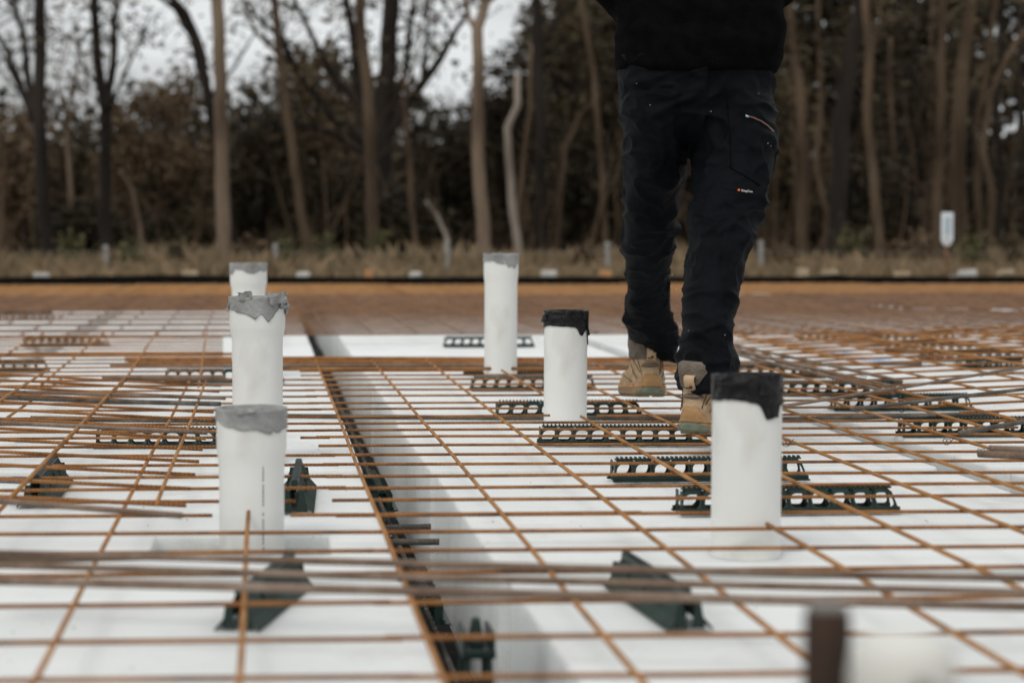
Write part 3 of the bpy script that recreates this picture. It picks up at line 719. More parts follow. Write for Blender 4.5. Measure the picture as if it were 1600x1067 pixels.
# logo: small orange mark and white lettering
cu = bpy.data.curves.new('logo', 'FONT'); cu.body = 'KingGee'; cu.size = 1; to = bpy.data.objects.new('tmp', cu); col.objects.link(to)
dg = bpy.context.evaluated_depsgraph_get(); lm = bpy.data.meshes.new_from_object(to.evaluated_get(dg)); bpy.data.objects.remove(to)
wid = max(v.co.x for v in lm.vertices)
for v in lm.vertices: v.co = hit(1158.5+v.co.x/wid*17.5, 299.4-v.co.y*4.8+v.co.x/wid*1.6, .0032)
lm.materials.clear(); link('logo_lettering', lm, M['white'], trs)
b = MB(); b.add([hit(x, y, .0032) for x, y in ((1152.2, 297), (1154.6, 294.8), (1156.8, 296.6), (1156, 298.6), (1153.2, 298.6))], [(0, 1, 2, 3, 4)]); b.build('logo_mark', M['orange'], trs)
b = MB()
for (x, y) in [(994, 131), (1185, 147), (1199, 225), (1015, 165), (986, 385), (1046, 467), (1075, 517), (1132, 524), (1204, 229), (990, 388), (1050, 430), (1110, 175), (1056, 452), (1128, 108)]:
    p = hit(x, y, .002); b.add([p, p+Vector((.0022, 0, .0004)), p+Vector((.0012, 0, .0022))], [(0, 1, 2)])
tag(b.build('lint_specks', M['white'], trs), kind=None)

# jacket
b = MB()
Jr = [(119, 970, 1210, .150), (112, 966, 1215, .156), (95, 964, 1217, .160), (84, 964, 1220, .162), (74, 963, 1224, .165), (20, 961, 1224, .165), (-60, 957, 1224, .16), (-150, 952, 1226, .155), (-230, 955, 1222, .14), (-275, 985, 1192, .11), (-300, 1040, 1138, .075), (-325, 1050, 1128, .062)]
b.loft([ring(l, r, y, 4.56, br) for (y, l, r, br) in Jr])
cx = (Q(966, 60, 4.56).x+Q(1212, 60, 4.56).x)/2
for s, pe in ((-1, Q(953, -30, 4.54)), (1, Q(1229, -26, 4.54))):
    sh = Vector((cx+s*.165, 4.57, 1.60)); wr = Vector((cx+s*.075, 4.74, 1.235)); el = Vector((pe.x-s*.012, 4.55, pe.z))
    b.tube([sh, sh*.5+el*.5+Vector((s*.022, 0, 0)), el+Vector((0, -.008, .03)), el+Vector((0, .03, -.002)), el*.5+wr*.5+Vector((0, .01, 0)), wr], [.075, .064, .058, .056, .05, .045], 18)
jm = remeshed(b, .009, 6)
def fold_jacket(co, n):
    z = co.z+OFF.z; py_hem = 1.14
    band = math.exp(-((z-1.125)/.012)**2)*-.0035
    return band+.007*rid(Vector((co.x*3.5, co.y*5, z*15)))*math.exp(-((z-1.2)/.12)**2)+.004*rid(Vector((co.x*7+z*4, co.y*7, z*9)))-.004
displace(jm, fold_jacket)
jk = link('jacket', jm, M['jacket'], person, True)
# body inside the clothes: one continuous skinned figure
def skin_obj(name, verts, edges, rad, m, parent, root=0, sub=2):
    me = bpy.data.meshes.new(name); me.from_pydata([tuple(Vector(v)-OFF) for v in verts], edges, []); me.materials.append(m)
    o = bpy.data.objects.new(name, me); col.objects.link(o); o.parent = parent
    sk = o.modifiers.new('skin', 'SKIN'); sk.use_smooth_shade = True
    for i, r in enumerate(rad): me.skin_vertices[0].data[i].radius = r if isinstance(r, tuple) else (r, r)
    me.skin_vertices[0].data[root].use_root = True
    ss = o.modifiers.new('sub', 'SUBSURF'); ss.levels = sub; ss.render_levels = sub
    return o
hz = 1.02
kL = Q(1018, 350, 4.69); kR = Q(1130, 350, 4.41); aL = Q(1024, 540, 5.06); aR = Q(1098, 600, 4.26)
bv = [(cx, 4.57, 1.13), (cx, 4.57, 1.3), (cx, 4.57, 1.5), (cx, 4.57, 1.66), (cx, 4.57, 1.735), (cx, 4.575, 1.80), (cx, 4.58, 1.88), (cx, 4.58, 1.955),
      (cx-.085, 4.57, 1.07), tuple(kL), tuple(aL), (cx+.085, 4.55, 1.07), tuple(kR), tuple(aR),
      (cx-.16, 4.57, 1.60), (cx-.205, 4.55, 1.36), (cx-.075, 4.72, 1.24), (cx+.16, 4.57, 1.60), (cx+.205, 4.55, 1.36), (cx+.075, 4.72, 1.24)]
be = [(0, 1), (1, 2), (2, 3), (3, 4), (4, 5), (5, 6), (6, 7), (0, 8), (8, 9), (9, 10), (0, 11), (11, 12), (12, 13), (3, 14), (14, 15), (15, 16), (3, 17), (17, 18), (18, 19)]
br_ = [(.13, .09), (.12, .085), (.13, .09), (.09, .07), .055, .062, (.078, .092), (.06, .07), .07, .042, .022, .07, .042, .022, .045, .034, .026, .045, .034, .026]
skin_obj('body', bv, be, br_, M['skin'], person, 0)
# head features above the frame: short dark hair, ears, nose
b = MB()
n = 24
b.loft([[(cx+r*.088*math.cos(2*math.pi*k/n), 4.565+r*.105*math.sin(2*math.pi*k/n)-.008, z) for k in range(n)] for z, r in [(1.83, .72), (1.87, .95), (1.91, 1.05), (1.95, 1.03), (1.985, .88), (2.01, .6), (2.025, .25)]])
rel(b).build('hair', M['hair'], person, True)
for s in (-1, 1):
    b = MB(); b.tube([(cx+s*.080, 4.59, 1.845), (cx+s*.09, 4.585, 1.87), (cx+s*.088, 4.58, 1.90)], [.008, .014, .009], 10); rel(b).build('ear', M['skin'], person, True)

# boots
BT = [(0, .008, .292, .0475), (.008, .0, .300, .0515), (.028, .001, .299, .051), (.034, .009, .288, .0475), (.06, .005, .283, .047), (.08, .006, .25, .045), (.10, .012, .195, .042), (.13, .016, .15, .0405), (.16, .010, .142, .043), (.185, .004, .145, .046), (.21, .006, .143, .047)]
def bootS(t, z, off=0):
    for a, c_ in zip(BT, BT[1:]):
        if z <= c_[0]: break
    k = (z-a[0])/(c_[0]-a[0]); k = max(0, min(1, k)); yh, yt, W = [a[i]+(c_[i]-a[i])*k for i in (1, 2, 3)]
    s = (1-math.cos(t))/2; sg = math.sin(t)
    wd = W*(abs(sg)**.62)*(.84+.30*s*(1 if z < .09 else .2))
    return Vector((math.copysign(wd+off*abs(sg), sg), yh+(yt-yh)*s-off*math.cos(t), z+.012*max(0, s-.75)*4*(1 if z < .06 else 0)))
def boot(name, loc, rz, rx, label, side):
    root = empty(name, Vector(loc)-OFF, rz, person); root.rotation_euler = (rx, 0, rz); root.scale = (1.13, 1, .72); root['label'] = label
    N = 40
    def R_(z, off=0, amp=0): return [bootS(2*math.pi*k/N, z, off+amp*noise.noise(Vector((k*.45, z*70, side*9)))) for k in range(N)]
    b = MB(); b.loft([R_(z, o_, .0) for z, o_ in ((0, 0), (.004, .001), (.010, .0015), (.016, -.001), (.022, .002), (.029, .0015), (.033, -.004))]); 
    for k in range(0, N):
        p = bootS(2*math.pi*(k+.5)/N, 0, -.004); b.box((p.x, p.y, p.z-.002), (.009, .010, .008))
    b.build('sole', M['sole'], root, True)
    b = MB(); b.loft([R_(z, 0, .0022) for z in (.031, .038, .046, .055, .065, .075, .085, .095, .105, .115, .125, .135, .143)]); b.build('upper', M['suede'], root, True)
    b = MB(); b.loft([R_(z, o_, .003) for z, o_ in ((.132, .0005), (.138, .003), (.15, .004), (.165, .004), (.185, .003), (.205, .003), (.21+.035*(side == 1), .002), (.215+.035*(side == 1), -.004))]); b.build('collar', M['collar'], root, True)
    def patch(nm, m, t0, t1, zlo, zhi, off, nu=14, nv=6):
        b = MB(); vs = []
        for i in range(nu+1):
            t = t0+(t1-t0)*i/nu; lo, hi = zlo(i/nu), zhi(i/nu)
            for j in range(nv+1):
                vs.append(bootS(t, lo+(hi-lo)*j/nv, off if 0 < j < nv and 0 < i < nu else off*.3))
        b.add(vs, [(i*(nv+1)+j, (i+1)*(nv+1)+j, (i+1)*(nv+1)+j+1, i*(nv+1)+j+1) for i in range(nu) for j in range(nv)])
        o = b.build(nm, m, root, True); s = o.modifiers.new('s', 'SOLIDIFY'); s.thickness = .002; s.offset = 0; return o
    patch('heel_counter', M['heel'], -.78, .78, lambda s: .030, lambda s: .036+.042*max(0, min(1, (0.5-abs(s-.5))*5.5-1.0)), .0042, 24)
    patch('heel_insert', M['heelgreen'], -.62, .62, lambda s: .003, lambda s: .006+.026*math.sin(math.pi*s)**.8, .0055, 20)
    patch('side_welt', M['heel'], .8, 2.6, lambda s: .028, lambda s: .040+.006*math.sin(s*9), .003, 24); patch('side_welt', M['heel'], -2.6, -.8, lambda s: .028, lambda s: .040+.006*math.sin(s*9), .003, 24)
    patch('heel_patch', M['collar'], -.42, .42, lambda s: .104+.004*abs(s-.5), lambda s: .117-.010*abs(2*s-1)**4, .0045, 16, 4)
    patch('toe_cap', M['heel'], 2.35, 3.93, lambda s: .03, lambda s: .055, .003, 20)
    for sg in (-1, 1):
        for (t0, t1, z0, z1) in ((.5, 1.25, .085, .135), (.62, 1.5, .062, .118), (.9, 1.9, .05, .082), (.35, .75, .075, .135)):
            b = MB(); b.tube([bootS(sg*(t0+(t1-t0)*k/10), z0+(z1-z0)*(k/10)**.8, .0022) for k in range(11)], .0009, 5); b.build('seam', M['stitch'], root)
    # pull tab: webbing loop standing off the heel
    b = MB(); ys = [(-.001, .128), (-.010, .140), (-.017, .158), (-.016, .170), (-.008, .176), (.004, .172), (.006, .16)]; vs = []
    for (y, z) in ys: vs += [(-.0105, y+.008, z), (.0105, y+.008, z)]
    b.add(vs, [(2*i, 2*i+1, 2*i+3, 2*i+2) for i in range(len(ys)-1)]); o = b.build('pull_tab', M['tab'], root, True); s = o.modifiers.new('s', 'SOLIDIFY'); s.thickness = .003
    b = MB(); b.box((-.002, -.0015, .136), (.013, .002, .0035)); b.box((.003, -.0035, .141), (.006, .002, .004)); b.build('tab_stitching', M['stitch'], root)
    return root
hl = Q(1020, 621, 5.0); hr_ = P(1076, 680, .322)
boot('work_boot', (hl.x, hl.y+.02, .334), R(-3), R(-4), 'tan work boot lifted at the heel', 1)
boot('work_boot', (hr_.x+.012, hr_.y+.045, .3225), R(-36), 0, 'tan work boot flat on the mesh', 2)
# ------------------------------------------------------------------ far edge, fence, small things
b = MB(); n = 120
vs = []
for i in range(n+1):
    x = -9+24*i/n; y = 17.45+.05*noise.noise(Vector((x*.6, 0, 0))); t = .372+.010*noise.noise(Vector((x*1.7, 3, 0)))+(.016 if noise.noise(Vector((x*.5, 8, 0))) > .28 else 0)
    vs += [(x, y, .0), (x, y, t), (x, y+.10, t-.004+.01*noise.noise(Vector((x*3, 1, 0)))), (x, y+.16, 0)]
b.add(vs, [(4*i+j, 4*i+4+j, 4*i+5+j, 4*i+1+j) for i in range(n) for j in range(3)])
tag(b.build('edge_form', M['edge_black'], None, True), 'long black plastic-wrapped edge form along the back of the slab', 'edge form')
kb = [(65, 432, 24, 'pale', 'pale block on the black edge form near the left frame edge'), (298, 428, 26, 'cream', 'cream block behind the black edge form, left of the farthest pipe in the row'),
      (475, 429, 20, 'pale', 'pale block on the edge form just right of the row of silver-taped pipes'), (576, 430, 16, 'ochre', 'rust-coloured block on the edge form left of the lone pipe'),
      (650, 429, 20, 'pale', 'pale block on the edge form midway to the lone silver-taped pipe'), (858, 428, 26, 'pale', 'white oblong block just right of the lone silver-taped pipe'),
      (946, 428, 22, 'ochre', 'ochre block on the edge form left of the person'), (1253, 427, 15, 'cream', 'cream upright block first to the right of the person'),
      (1297, 426, 20, 'cream', 'cream flat block second to the right of the person'), (1410, 429, 22, 'cream', 'cream block left of the white post marker'),
      (1512, 427, 26, 'pale', 'bright white block right of the white post marker'), (1572, 427, 26, 'cream', 'cream block near the right frame edge'), (1488, 436, 12, 'pale', 'small pale block at the foot of the white post marker')]
for (px, py, wpx, m, lab) in kb:
    Y = 17.95; c = Q(px, py, Y); wd = wpx/3026*Y; h = (wd*.42 if wpx > 16 else wd*1.0)
    b = MB(); b.box((0, 0, 0), (wd, .12, h), taper=.9); zt = c.z
    for i, v in enumerate(b.v): b.v[i] = tuple(Vector(v)+noise.noise_vector(Vector(v)*9+Vector((px, 0, 0)))*.018)
    base = b.build('offcut_block', M[m]); bevel(base, .012, 2)
    base.location = (c.x, Y, zt); base.rotation_euler.z = random.uniform(-.3, .3); tag(base, lab, 'block', 'blocks along the black edge form')
    b = MB(); b.tube([(0, 0, -zt), (0, 0, -h*.4)], .018, 6); b.build('stake', M['rustpost'], base)
# raised ground berm just behind the form
for (px, top, lab) in [(165, 383, 'thin grey fence post left of the pale straight trunk'), (430, 381, 'thin grey fence post right of the farthest silver-taped pipe'), (699, 376, 'thin grey fence post left of the lone pipe'), (949, 378, 'thin grey fence post just left of the person'), (1189, 376, 'grey fence post just right of the person')]:
    Y = 25.5; c = Q(px, top, Y); r0 = empty('fence_post', (c.x, Y, 0)); tag(r0, lab, 'fence post', 'fence posts in the grass before the trees')
    b = MB(); b.tube([(0, 0, 0), (.008, 0, c.z*.5), (0, 0, c.z)], .033, 8); b.build('post', M['post'], r0, True)
    b = MB(); b.tube([(-.03, -.035, c.z-.06), (.03, -.035, c.z-.06)], .006, 5); b.build('wire_clip', M['dark_bar'], r0)
a = Q(-60, 392, 25.5); 
for dz, lab in ((0, 'upper thin wire strung between the fence posts'), (-.22, 'lower thin wire strung between the fence posts')):
    b = MB(); b.tube([(x, 25.46, .52+dz+.006*math.sin(x*2)) for x in range(-6, 14)], .0025, 5); tag(b.build('fence_wire', M['post']), lab, 'wire')
# white marker on rusty post
Y = 17.9; c = Q(1480, 352, Y); s = Y/3026
r0 = empty('marker_post', (c.x, Y, 0)); tag(r0, 'white panel marker on a thin rusty post behind the slab at right', 'marker post')
b = MB(); b.tube([(.005, 0, 0), (0, 0, .3), (0, 0, c.z-.1)], .014, 8); b.build('post', M['rustpost'], r0, True)
b = MB()
def prof(zt): return zt
outl = [(-9.5, 20), (9.5, 20), (9.5, -24), (4, -33), (-4, -33), (-9.5, -24)]
outl = outl[::-1]; k = len(outl)
b.add([(x*s, -.012, c.z+z*s) for x, z in outl]+[(x*s, .012, c.z+z*s) for x, z in outl], [tuple(range(k)), tuple(range(2*k-1, k-1, -1))]+[(i, k+i, k+(i+1) % k, (i+1) % k) for i in range(k)])
bevel(b.build('panel', M['meter'], r0), .006, 2)
b = MB(); b.box((0, -.0145, c.z-.005), (.055, .003, .16)); b.build('face_strip', M['meter_grey'], r0)
b = MB(); b.box((-.07, .03, .17), (.06, .05, .34), taper=.7); b.build('black_foot', M['membrane'], r0)

# ------------------------------------------------------------------ vegetation
def leafquad(b, c, s):
    d = Vector((random.gauss(0, 1), random.gauss(0, 1), random.gauss(0, .8))).normalized(); e = d.cross(Vector((random.gauss(0, 1), random.gauss(0, 1), random.gauss(0, 1)))).normalized()
    d = d*s; e = e*s*.42
    b.add([c-d, c-e*1.0, c+d, c+e], [(0, 1, 2, 3)])
def clump(b, c, r, n, s, flat=.7):
    for _ in range(n):
        v = Vector((random.gauss(0, .5), random.gauss(0, .5), random.gauss(0, .5)*flat))
        leafquad(b, Vector(c)+v*r, s*random.uniform(.6, 1.4))
def wob(pts, k=4, amp=.03):
    out = []
    for i in range(len(pts)-1):
        for j in range(k):
            t = j/k; p = pts[i].lerp(pts[i+1], t); out.append(p+noise.noise_vector(p*1.3)*amp)
    out.append(pts[-1]); return out
def tree(label, Y, pix, w0, w1, bark, branches=(), leaf='leaf', inframe=0, crown=1, cleaf=.10, name='gum_tree', crown_z=None, seed=0):
    random.seed(1000+seed)
    pts = [Q(x, y, Y) for x, y in pix]
    base = Vector((pts[0].x, Y, -.05)); root = empty(name, (base.x, Y, 0)); tag(root, label, 'tree', 'trees of the wood behind the slab')
    T = [base]+pts
    if pix[-1][1] <= 5:                       # carries on above the frame
        d = (pts[-1]-pts[-2]).normalized(); d = (d+Vector((0, 0, .6))).normalized(); T += [pts[-1]+d*1.6, pts[-1]+d*3.4+Vector((random.uniform(-.3, .3), .3, 0))]
    for i in range(1, len(T)): T[i] = T[i]+Vector((0, .12*math.sin(i*1.7+seed), 0))
    W = wob(T, 5, .05); n_ = len(W); s = Y/3026/2*(.86 if bark == 'bark_mid' else .95)
    off = Vector((root.location.x, root.location.y, 0))
    b = MB(); b.tube([p-off for p in W], [(w0*(1.25 if i < 2 else 1)+(w1-w0)*min(1, i/n_*1.05))*s*(1+.10*noise.noise(Vector((i*.9, seed, 0)))) for i in range(n_)], 10); tr = b.build('trunk', M[bark], root, True)
    tips = [T[-1]]
    bb = MB(); lb = MB(); any_b = False
    for br in branches:
        bp, bw = br[:-1], br[-1]; B = [Q(x, y, Y+.15*i) for i, (x, y) in enumerate(bp)]
        if bp[-1][1] <= 5: B.append(B[-1]+(B[-1]-B[-2]).normalized()*1.5)
        Wb = wob(B, 4, .04); bb.tube([p-off for p in Wb], [max(.012, bw*1.3*s*(1-.7*i/len(Wb))) for i in range(len(Wb))], 7); tips.append(B[-1]); any_b = True
        for i in range(2, len(Wb), 2):
            q = Wb[i]; e = q+Vector((random.uniform(-.7, .7), random.uniform(-.5, .5), random.uniform(.2, .9))); bb.tube([q-off, (q+e)/2+noise.noise_vector(q)*.12-off, e-off], [bw*s*.28, bw*s*.2, .005], 5)
            if inframe: clump(lb, e-off, .55, int(24*inframe), cleaf*.62)
    # limbs in the crown above
    top = T[-1]
    for _ in range(7 if crown else 0):
        i = random.randint(int(n_*.72), n_-1); q = W[i]; e = q+Vector((random.uniform(-1.5, 1.5), random.uniform(-1.2, 1.2), random.uniform(.5, 2))); m_ = (q+e)/2+Vector((0, 0, -.15))
        bb.tube([q-off, m_-off, e-off], [w1*s*.5, w1*s*.35, .01], 6); tips.append(e); any_b = True
    if any_b: bb.build('limbs', M[bark], root, True)
    if crown:
        for t in tips:
            for _ in range(3): clump(lb, t-off+Vector((random.uniform(-.8, .8), random.uniform(-.8, .8), random.uniform(.3, 1.2))), random.uniform(.5, .9), int(34*crown), cleaf*.85)
    if lb.v: lb.build('crown', M[leaf], root)
    return root
D, Mi, Pa, Wh = 'bark_dark', 'bark_mid', 'bark_pale', 'bark_white'
tree('dark forked trunk with bare side branches at the far left', 34, [(78, 400), (70, 300), (60, 190), (62, 90), (64, 0)], 24, 17, D, [((52, 190), (28, 120), (0, 60), (-20, 35), 11), ((56, 185), (42, 110), (36, 50), (18, 0), 11), ((48, 175), (38, 150), (10, 100), (-15, 60), 7)], inframe=.6, seed=1)
tree('slim grey trunk right of the dark forked tree at left', 38, [(112, 402), (112, 300), (105, 200), (100, 150)], 13, 6, Pa, [((106, 200), (120, 120), (122, 60), 5), ((104, 190), (90, 130), (112, 50), 4)], 'leaf', 2.2, 0, .12, seed=2)
tree('black trunk that splits into two upright stems at left', 36, [(166, 400), (164, 300), (163, 170), (152, 90), (146, 0)], 26, 9, D, [((166, 175), (176, 110), (178, 40), (184, 0), 12), ((160, 200), (190, 130), (215, 70), (235, 20), 6), ((156, 140), (130, 100), (118, 40), 4)], inframe=1.6, seed=3)
tree('thick pale straight trunk left of the farthest silver-taped pipe', 31, [(350, 420), (348, 300), (344, 190), (344, 90), (341, 0)], 26, 17, Pa, seed=4)
tree('dark leaning tree behind the thick pale trunk', 40, [(372, 400), (352, 300), (328, 180), (318, 90), (290, 20), (270, 0)], 18, 11, D, [((326, 160), (300, 60), (276, 15), (255, 0), 10), ((330, 150), (372, 100), (405, 40), 5)], inframe=1.4, seed=5)
tree('brown curving trunk above the fence post by the pipes', 36, [(480, 402), (466, 300), (450, 190), (438, 90), (430, 0)], 19, 12, Mi, [((440, 90), (400, 50), (380, 0), 7)], inframe=1, seed=6)
tree('straight brown trunk in front of the dark spreading tree', 33, [(584, 405), (582, 300), (577, 180), (570, 90), (563, 0)], 25, 15, Mi, seed=7)
tree('dark spreading tree with many limbs fanning upward', 40, [(600, 400), (598, 300), (596, 210), (606, 100), (612, 0)], 40, 22, D,
     [((590, 230), (560, 150), (552, 60), (540, 0), 18), ((585, 240), (520, 180), (470, 120), (440, 60), (395, 20), 15), ((595, 225), (640, 160), (690, 90), (725, 30), 17), ((600, 200), (632, 120), (640, 40), (645, 0), 11), ((580, 250), (500, 200), (430, 190), 9), ((590, 200), (520, 120), (480, 40), (460, 0), 10), ((660, 130), (665, 60), (668, 0), 6)], 'leaf', 2.0, 1, .12, seed=8)
tree('narrow brown trunk right of the dark spreading tree', 35, [(648, 405), (641, 300), (634, 180), (630, 110)], 14, 7, Mi, [((632, 150), (650, 90), (660, 20), 5)], inframe=1, crown=0, seed=9)
tree('tall pale trunk rising behind the lone silver-taped pipe', 30, [(757, 415), (752, 300), (747, 190), (746, 90), (745, 45), (760, 0)], 25, 14, Pa, [((745, 50), (730, 28), (728, 0), 9)], seed=10)
tree('crooked bleached trunk just right of the tall pale one', 34, [(810, 402), (800, 300), (793, 200), (808, 165), (811, 115)], 16, 10, Wh, crown=0, seed=11)
tree('pale leaning stem behind the crooked bleached trunk', 36, [(806, 400), (818, 260), (826, 180), (830, 70)], 12, 7, Mi, crown=0, inframe=1, seed=12)
tree('black straight trunk right of the crooked bleached one', 38, [(846, 400), (844, 300), (842, 150), (840, 0)], 20, 15, D, [((840, 80), (870, 30), (900, 0), 7)], inframe=2, seed=13)
tree('thin brown leaning tree left of the person', 39, [(868, 400), (874, 300), (884, 230), (905, 185), (935, 150)], 13, 6, Mi, crown=0, inframe=0, seed=14)
tree('dim brown stem close behind the person at left', 37, [(945, 400), (942, 320), (938, 230), (930, 120), (905, 0)], 12, 9, Mi, seed=15)
tree('short pale leaning stem by a fence post left of the lone pipe', 33, [(699, 405), (697, 370), (684, 335), (665, 315)], 10, 5, Wh, crown=0, seed=16)
tree('small pale crooked stem in brown scrub at left', 37, [(222, 402), (218, 350), (206, 300), (188, 265)], 11, 5, Pa, crown=0, seed=17)
tree('brown trunk at the left frame edge', 35, [(2, 402), (4, 330), (8, 270), (2, 200)], 15, 8, Mi, crown=0, seed=18)
tree('dim brown trunk just right of the person', 36, [(1256, 400), (1255, 300), (1250, 180), (1240, 60), (1238, 0)], 22, 14, Mi, seed=19)
tree('thin crooked trunk right of the person', 34, [(1290, 402), (1288, 330), (1276, 250), (1284, 160), (1280, 60), (1276, 0)], 12, 8, Mi, seed=20)
tree('thick black leaning trunk right of the person', 32, [(1302, 402), (1310, 300), (1318, 180), (1332, 80), (1345, 0)], 32, 24, D, [((1320, 170), (1295, 90), (1270, 20), 7)], 'leaf_dark', 2, seed=21)
tree('pale brown trunk with a fork above, between the black one and the white marker', 31, [(1372, 405), (1366, 300), (1361, 190), (1356, 80), (1350, 0)], 20, 14, Mi, [((1358, 100), (1368, 60), (1375, 30), 8)], seed=22)
tree('thin short brown stem left of the white marker', 40, [(1404, 400), (1399, 260), (1392, 150), (1388, 60)], 10, 6, Mi, crown=0, seed=23)
tree('straight brown trunk directly behind the white marker', 33, [(1466, 405), (1468, 300), (1468, 150), (1470, 0)], 19, 14, Mi, seed=24)
tree('thick brown trunk right of the white marker', 35, [(1500, 400), (1496, 300), (1497, 180), (1508, 80), (1520, 0)], 32, 19, Mi, [((1500, 160), (1540, 100), (1562, 60), 6)], inframe=1, seed=25)
tree('leaning tree with a V shape near the right edge', 34, [(1552, 400), (1545, 300), (1535, 240), (1550, 150), (1590, 60), (1620, 20)], 17, 9, Mi, crown=0, seed=26)
tree('slim trunk at the right frame edge', 37, [(1558, 400), (1562, 300), (1560, 180), (1566, 60), (1568, 0)], 11, 8, D, seed=27)
tree('reddish stem between the thick brown trunk and the leaning tree', 38, [(1530, 400), (1528, 300), (1530, 200), (1545, 80), (1552, 0)], 13, 9, Mi, seed=28)
for k, (x, y0, dx, w_, m_) in enumerate([(128, 250, 6, 8, D), (245, 200, 14, 9, D), (285, 240, -10, 8, Mi), (402, 200, 10, 10, D), (515, 240, -8, 9, D), (545, 120, 10, 10, Mi), (668, 250, 12, 9, D), (722, 200, -8, 9, D), (780, 220, 10, 8, Mi), (905, 180, -20, 10, D), (925, 120, 8, 9, D), (1232, 90, 6, 10, D), (1340, 160, 8, 10, Mi), (1425, 60, -6, 11, D), (1445, 0, 10, 9, Mi), (1585, 0, 8, 12, D), (1225, 200, 5, 8, Mi), (1415, 120, 8, 8, D)]):
    tree('dim slender stem in the depth of the wood, %s' % ['second from the left edge', 'left of the leaning dark tree', 'left of the thick pale trunk', 'right of the thick pale trunk', 'beside the brown curving trunk', 'left of the straight brown trunk', 'right of the narrow brown trunk', 'left of the tall pale trunk', 'left of the crooked bleached trunk', 'left of the person', 'hard by the left of the person', 'hard by the right of the person', 'right of the thick black trunk', 'left of the white marker', 'nearest the white marker', 'at the right frame edge', 'right of the cuffs of the person', 'halfway to the white marker'][k],
         44+(k % 4), [(x, 395), (x+dx*.4, 300), (x+dx*.8, (y0+300)/2), (x+dx, y0)], w_, w_*.6, m_, [((x+dx*.5, 280), (x+dx*3, 230), (x+dx*4, 190), w_*.5)], 'leaf_dark', 1.5, 0, .12, name='slender_tree', seed=60+k)
# bushy understory trees
def bush(label, Y, px, top, bot, wpx, leaf, n, s=.09, name='understory_tree', cat='tree', bark='bark_dark', seed=0, gaps=.3, grp='bushy trees under the gums'):
    random.seed(2000+seed); sc = Y/3026; c = Q(px, (top+bot)/2, Y); root = empty(name, (c.x, Y, 0)); tag(root, label, cat, grp)
    hz_, hx = (bot-top)/2*sc, wpx/2*sc; lb = MB(); tb = MB()
    zc = c.z
    tb.tube([(0, 0, -.05), (.05, 0, zc*.5), (0, .05, zc+hz_*.4)], [max(.02, hx*.07), max(.015, hx*.05), .01], 7)
    for _ in range(9):
        a = random.uniform(0, 6.28); q = (0, 0, zc*random.uniform(.35, .9)); e = (hx*.75*math.cos(a), hx*.5*math.sin(a), zc+hz_*random.uniform(-.5, .8)); tb.tube([q, ((e[0])*.45, e[1]*.45, (q[2]+e[2])/2+.1), e], [hx*.035+.004, hx*.02+.003, .004], 5)
    tb.build('trunk' if cat == 'tree' else 'stems', M[bark], root, True)
    k = 0
    while k < n:
        v = Vector((random.uniform(-1, 1), random.uniform(-1, 1), random.uniform(-1, 1)))
        if v.length > 1 or noise.noise(v*1.9+Vector((seed*3.1, 0, 0))) < -.12*gaps: continue
        for _ in range(14):
            u = Vector((random.gauss(0, 1), random.gauss(0, 1), random.gauss(0, 1)))*s*1.6
            leafquad(lb, Vector((v.x*hx, v.y*hx*.8, zc+v.z*hz_))+u, s*random.uniform(.6, 1.3)); k += 1
    lb.build('crown' if cat == 'tree' else 'foliage', M[leaf], root)
for k, a in enumerate([
    ('brown leafy scrub tree at the left frame edge', 41, 25, 170, 400, 150, 'leaf_brown', 2600), ('brown scrub tree between the two dark trunks at left', 42, 118, 190, 400, 100, 'leaf', 1700),
    ('brown feathery tree right of the split black trunk', 40, 225, 130, 330, 150, 'leaf_brown', 2200), ('dark bush low between the left trunks', 38, 140, 320, 405, 200, 'leaf_dark', 1800),
    ('sparse brown tree left of the thick pale trunk', 42, 290, 90, 380, 130, 'leaf_brown', 2000), ('dark tree right of the thick pale trunk', 41, 410, 160, 400, 130, 'leaf_dark', 2400),
    ('olive tree under the fanning limbs of the spreading tree', 43, 500, 60, 300, 170, 'leaf_brown', 2400), ('dark scrub behind the brown curving trunk', 40, 530, 250, 405, 160, 'leaf_dark', 2200),
    ('rounded dark tree left of the tall pale trunk', 43, 695, 165, 400, 130, 'leaf_dark', 2800), ('dark tree right of the tall pale trunk', 44, 790, 70, 390, 110, 'leaf_dark', 2400),
    ('dark brown tree left of the person up to the frame top', 42, 890, -40, 220, 190, 'leaf', 2600), ('brown scrub tree left of the legs of the person', 41, 905, 190, 400, 150, 'leaf_dark', 2400),
    ('dark tree behind the person', 43, 1070, -60, 400, 240, 'leaf_dark', 3000), ('dark brown tree to the right of the person', 41, 1235, 60, 400, 110, 'leaf', 1900),
    ('tall dark tree with sky holes right of the person', 43, 1330, -80, 200, 190, 'leaf', 900), ('dark scrub low behind the black leaning trunk', 40, 1340, 230, 405, 170, 'leaf_dark', 2200),
    ('dark tree left of the white marker', 42, 1425, -60, 330, 140, 'leaf_dark', 1300), ('dark tree above the thick brown trunk at right', 43, 1520, -80, 250, 190, 'leaf', 1100),
    ('dark scrub right of the white marker', 39, 1560, 250, 405, 150, 'leaf_dark', 2100), ('dark scrub left of the lone pipe under the trees', 38, 640, 310, 405, 150, 'leaf_dark', 1800), ('dark scrub filling the wood left of the thick pale trunk', 40, 270, 300, 405, 170, 'leaf', 1500)]):
    bush(*a, seed=k)
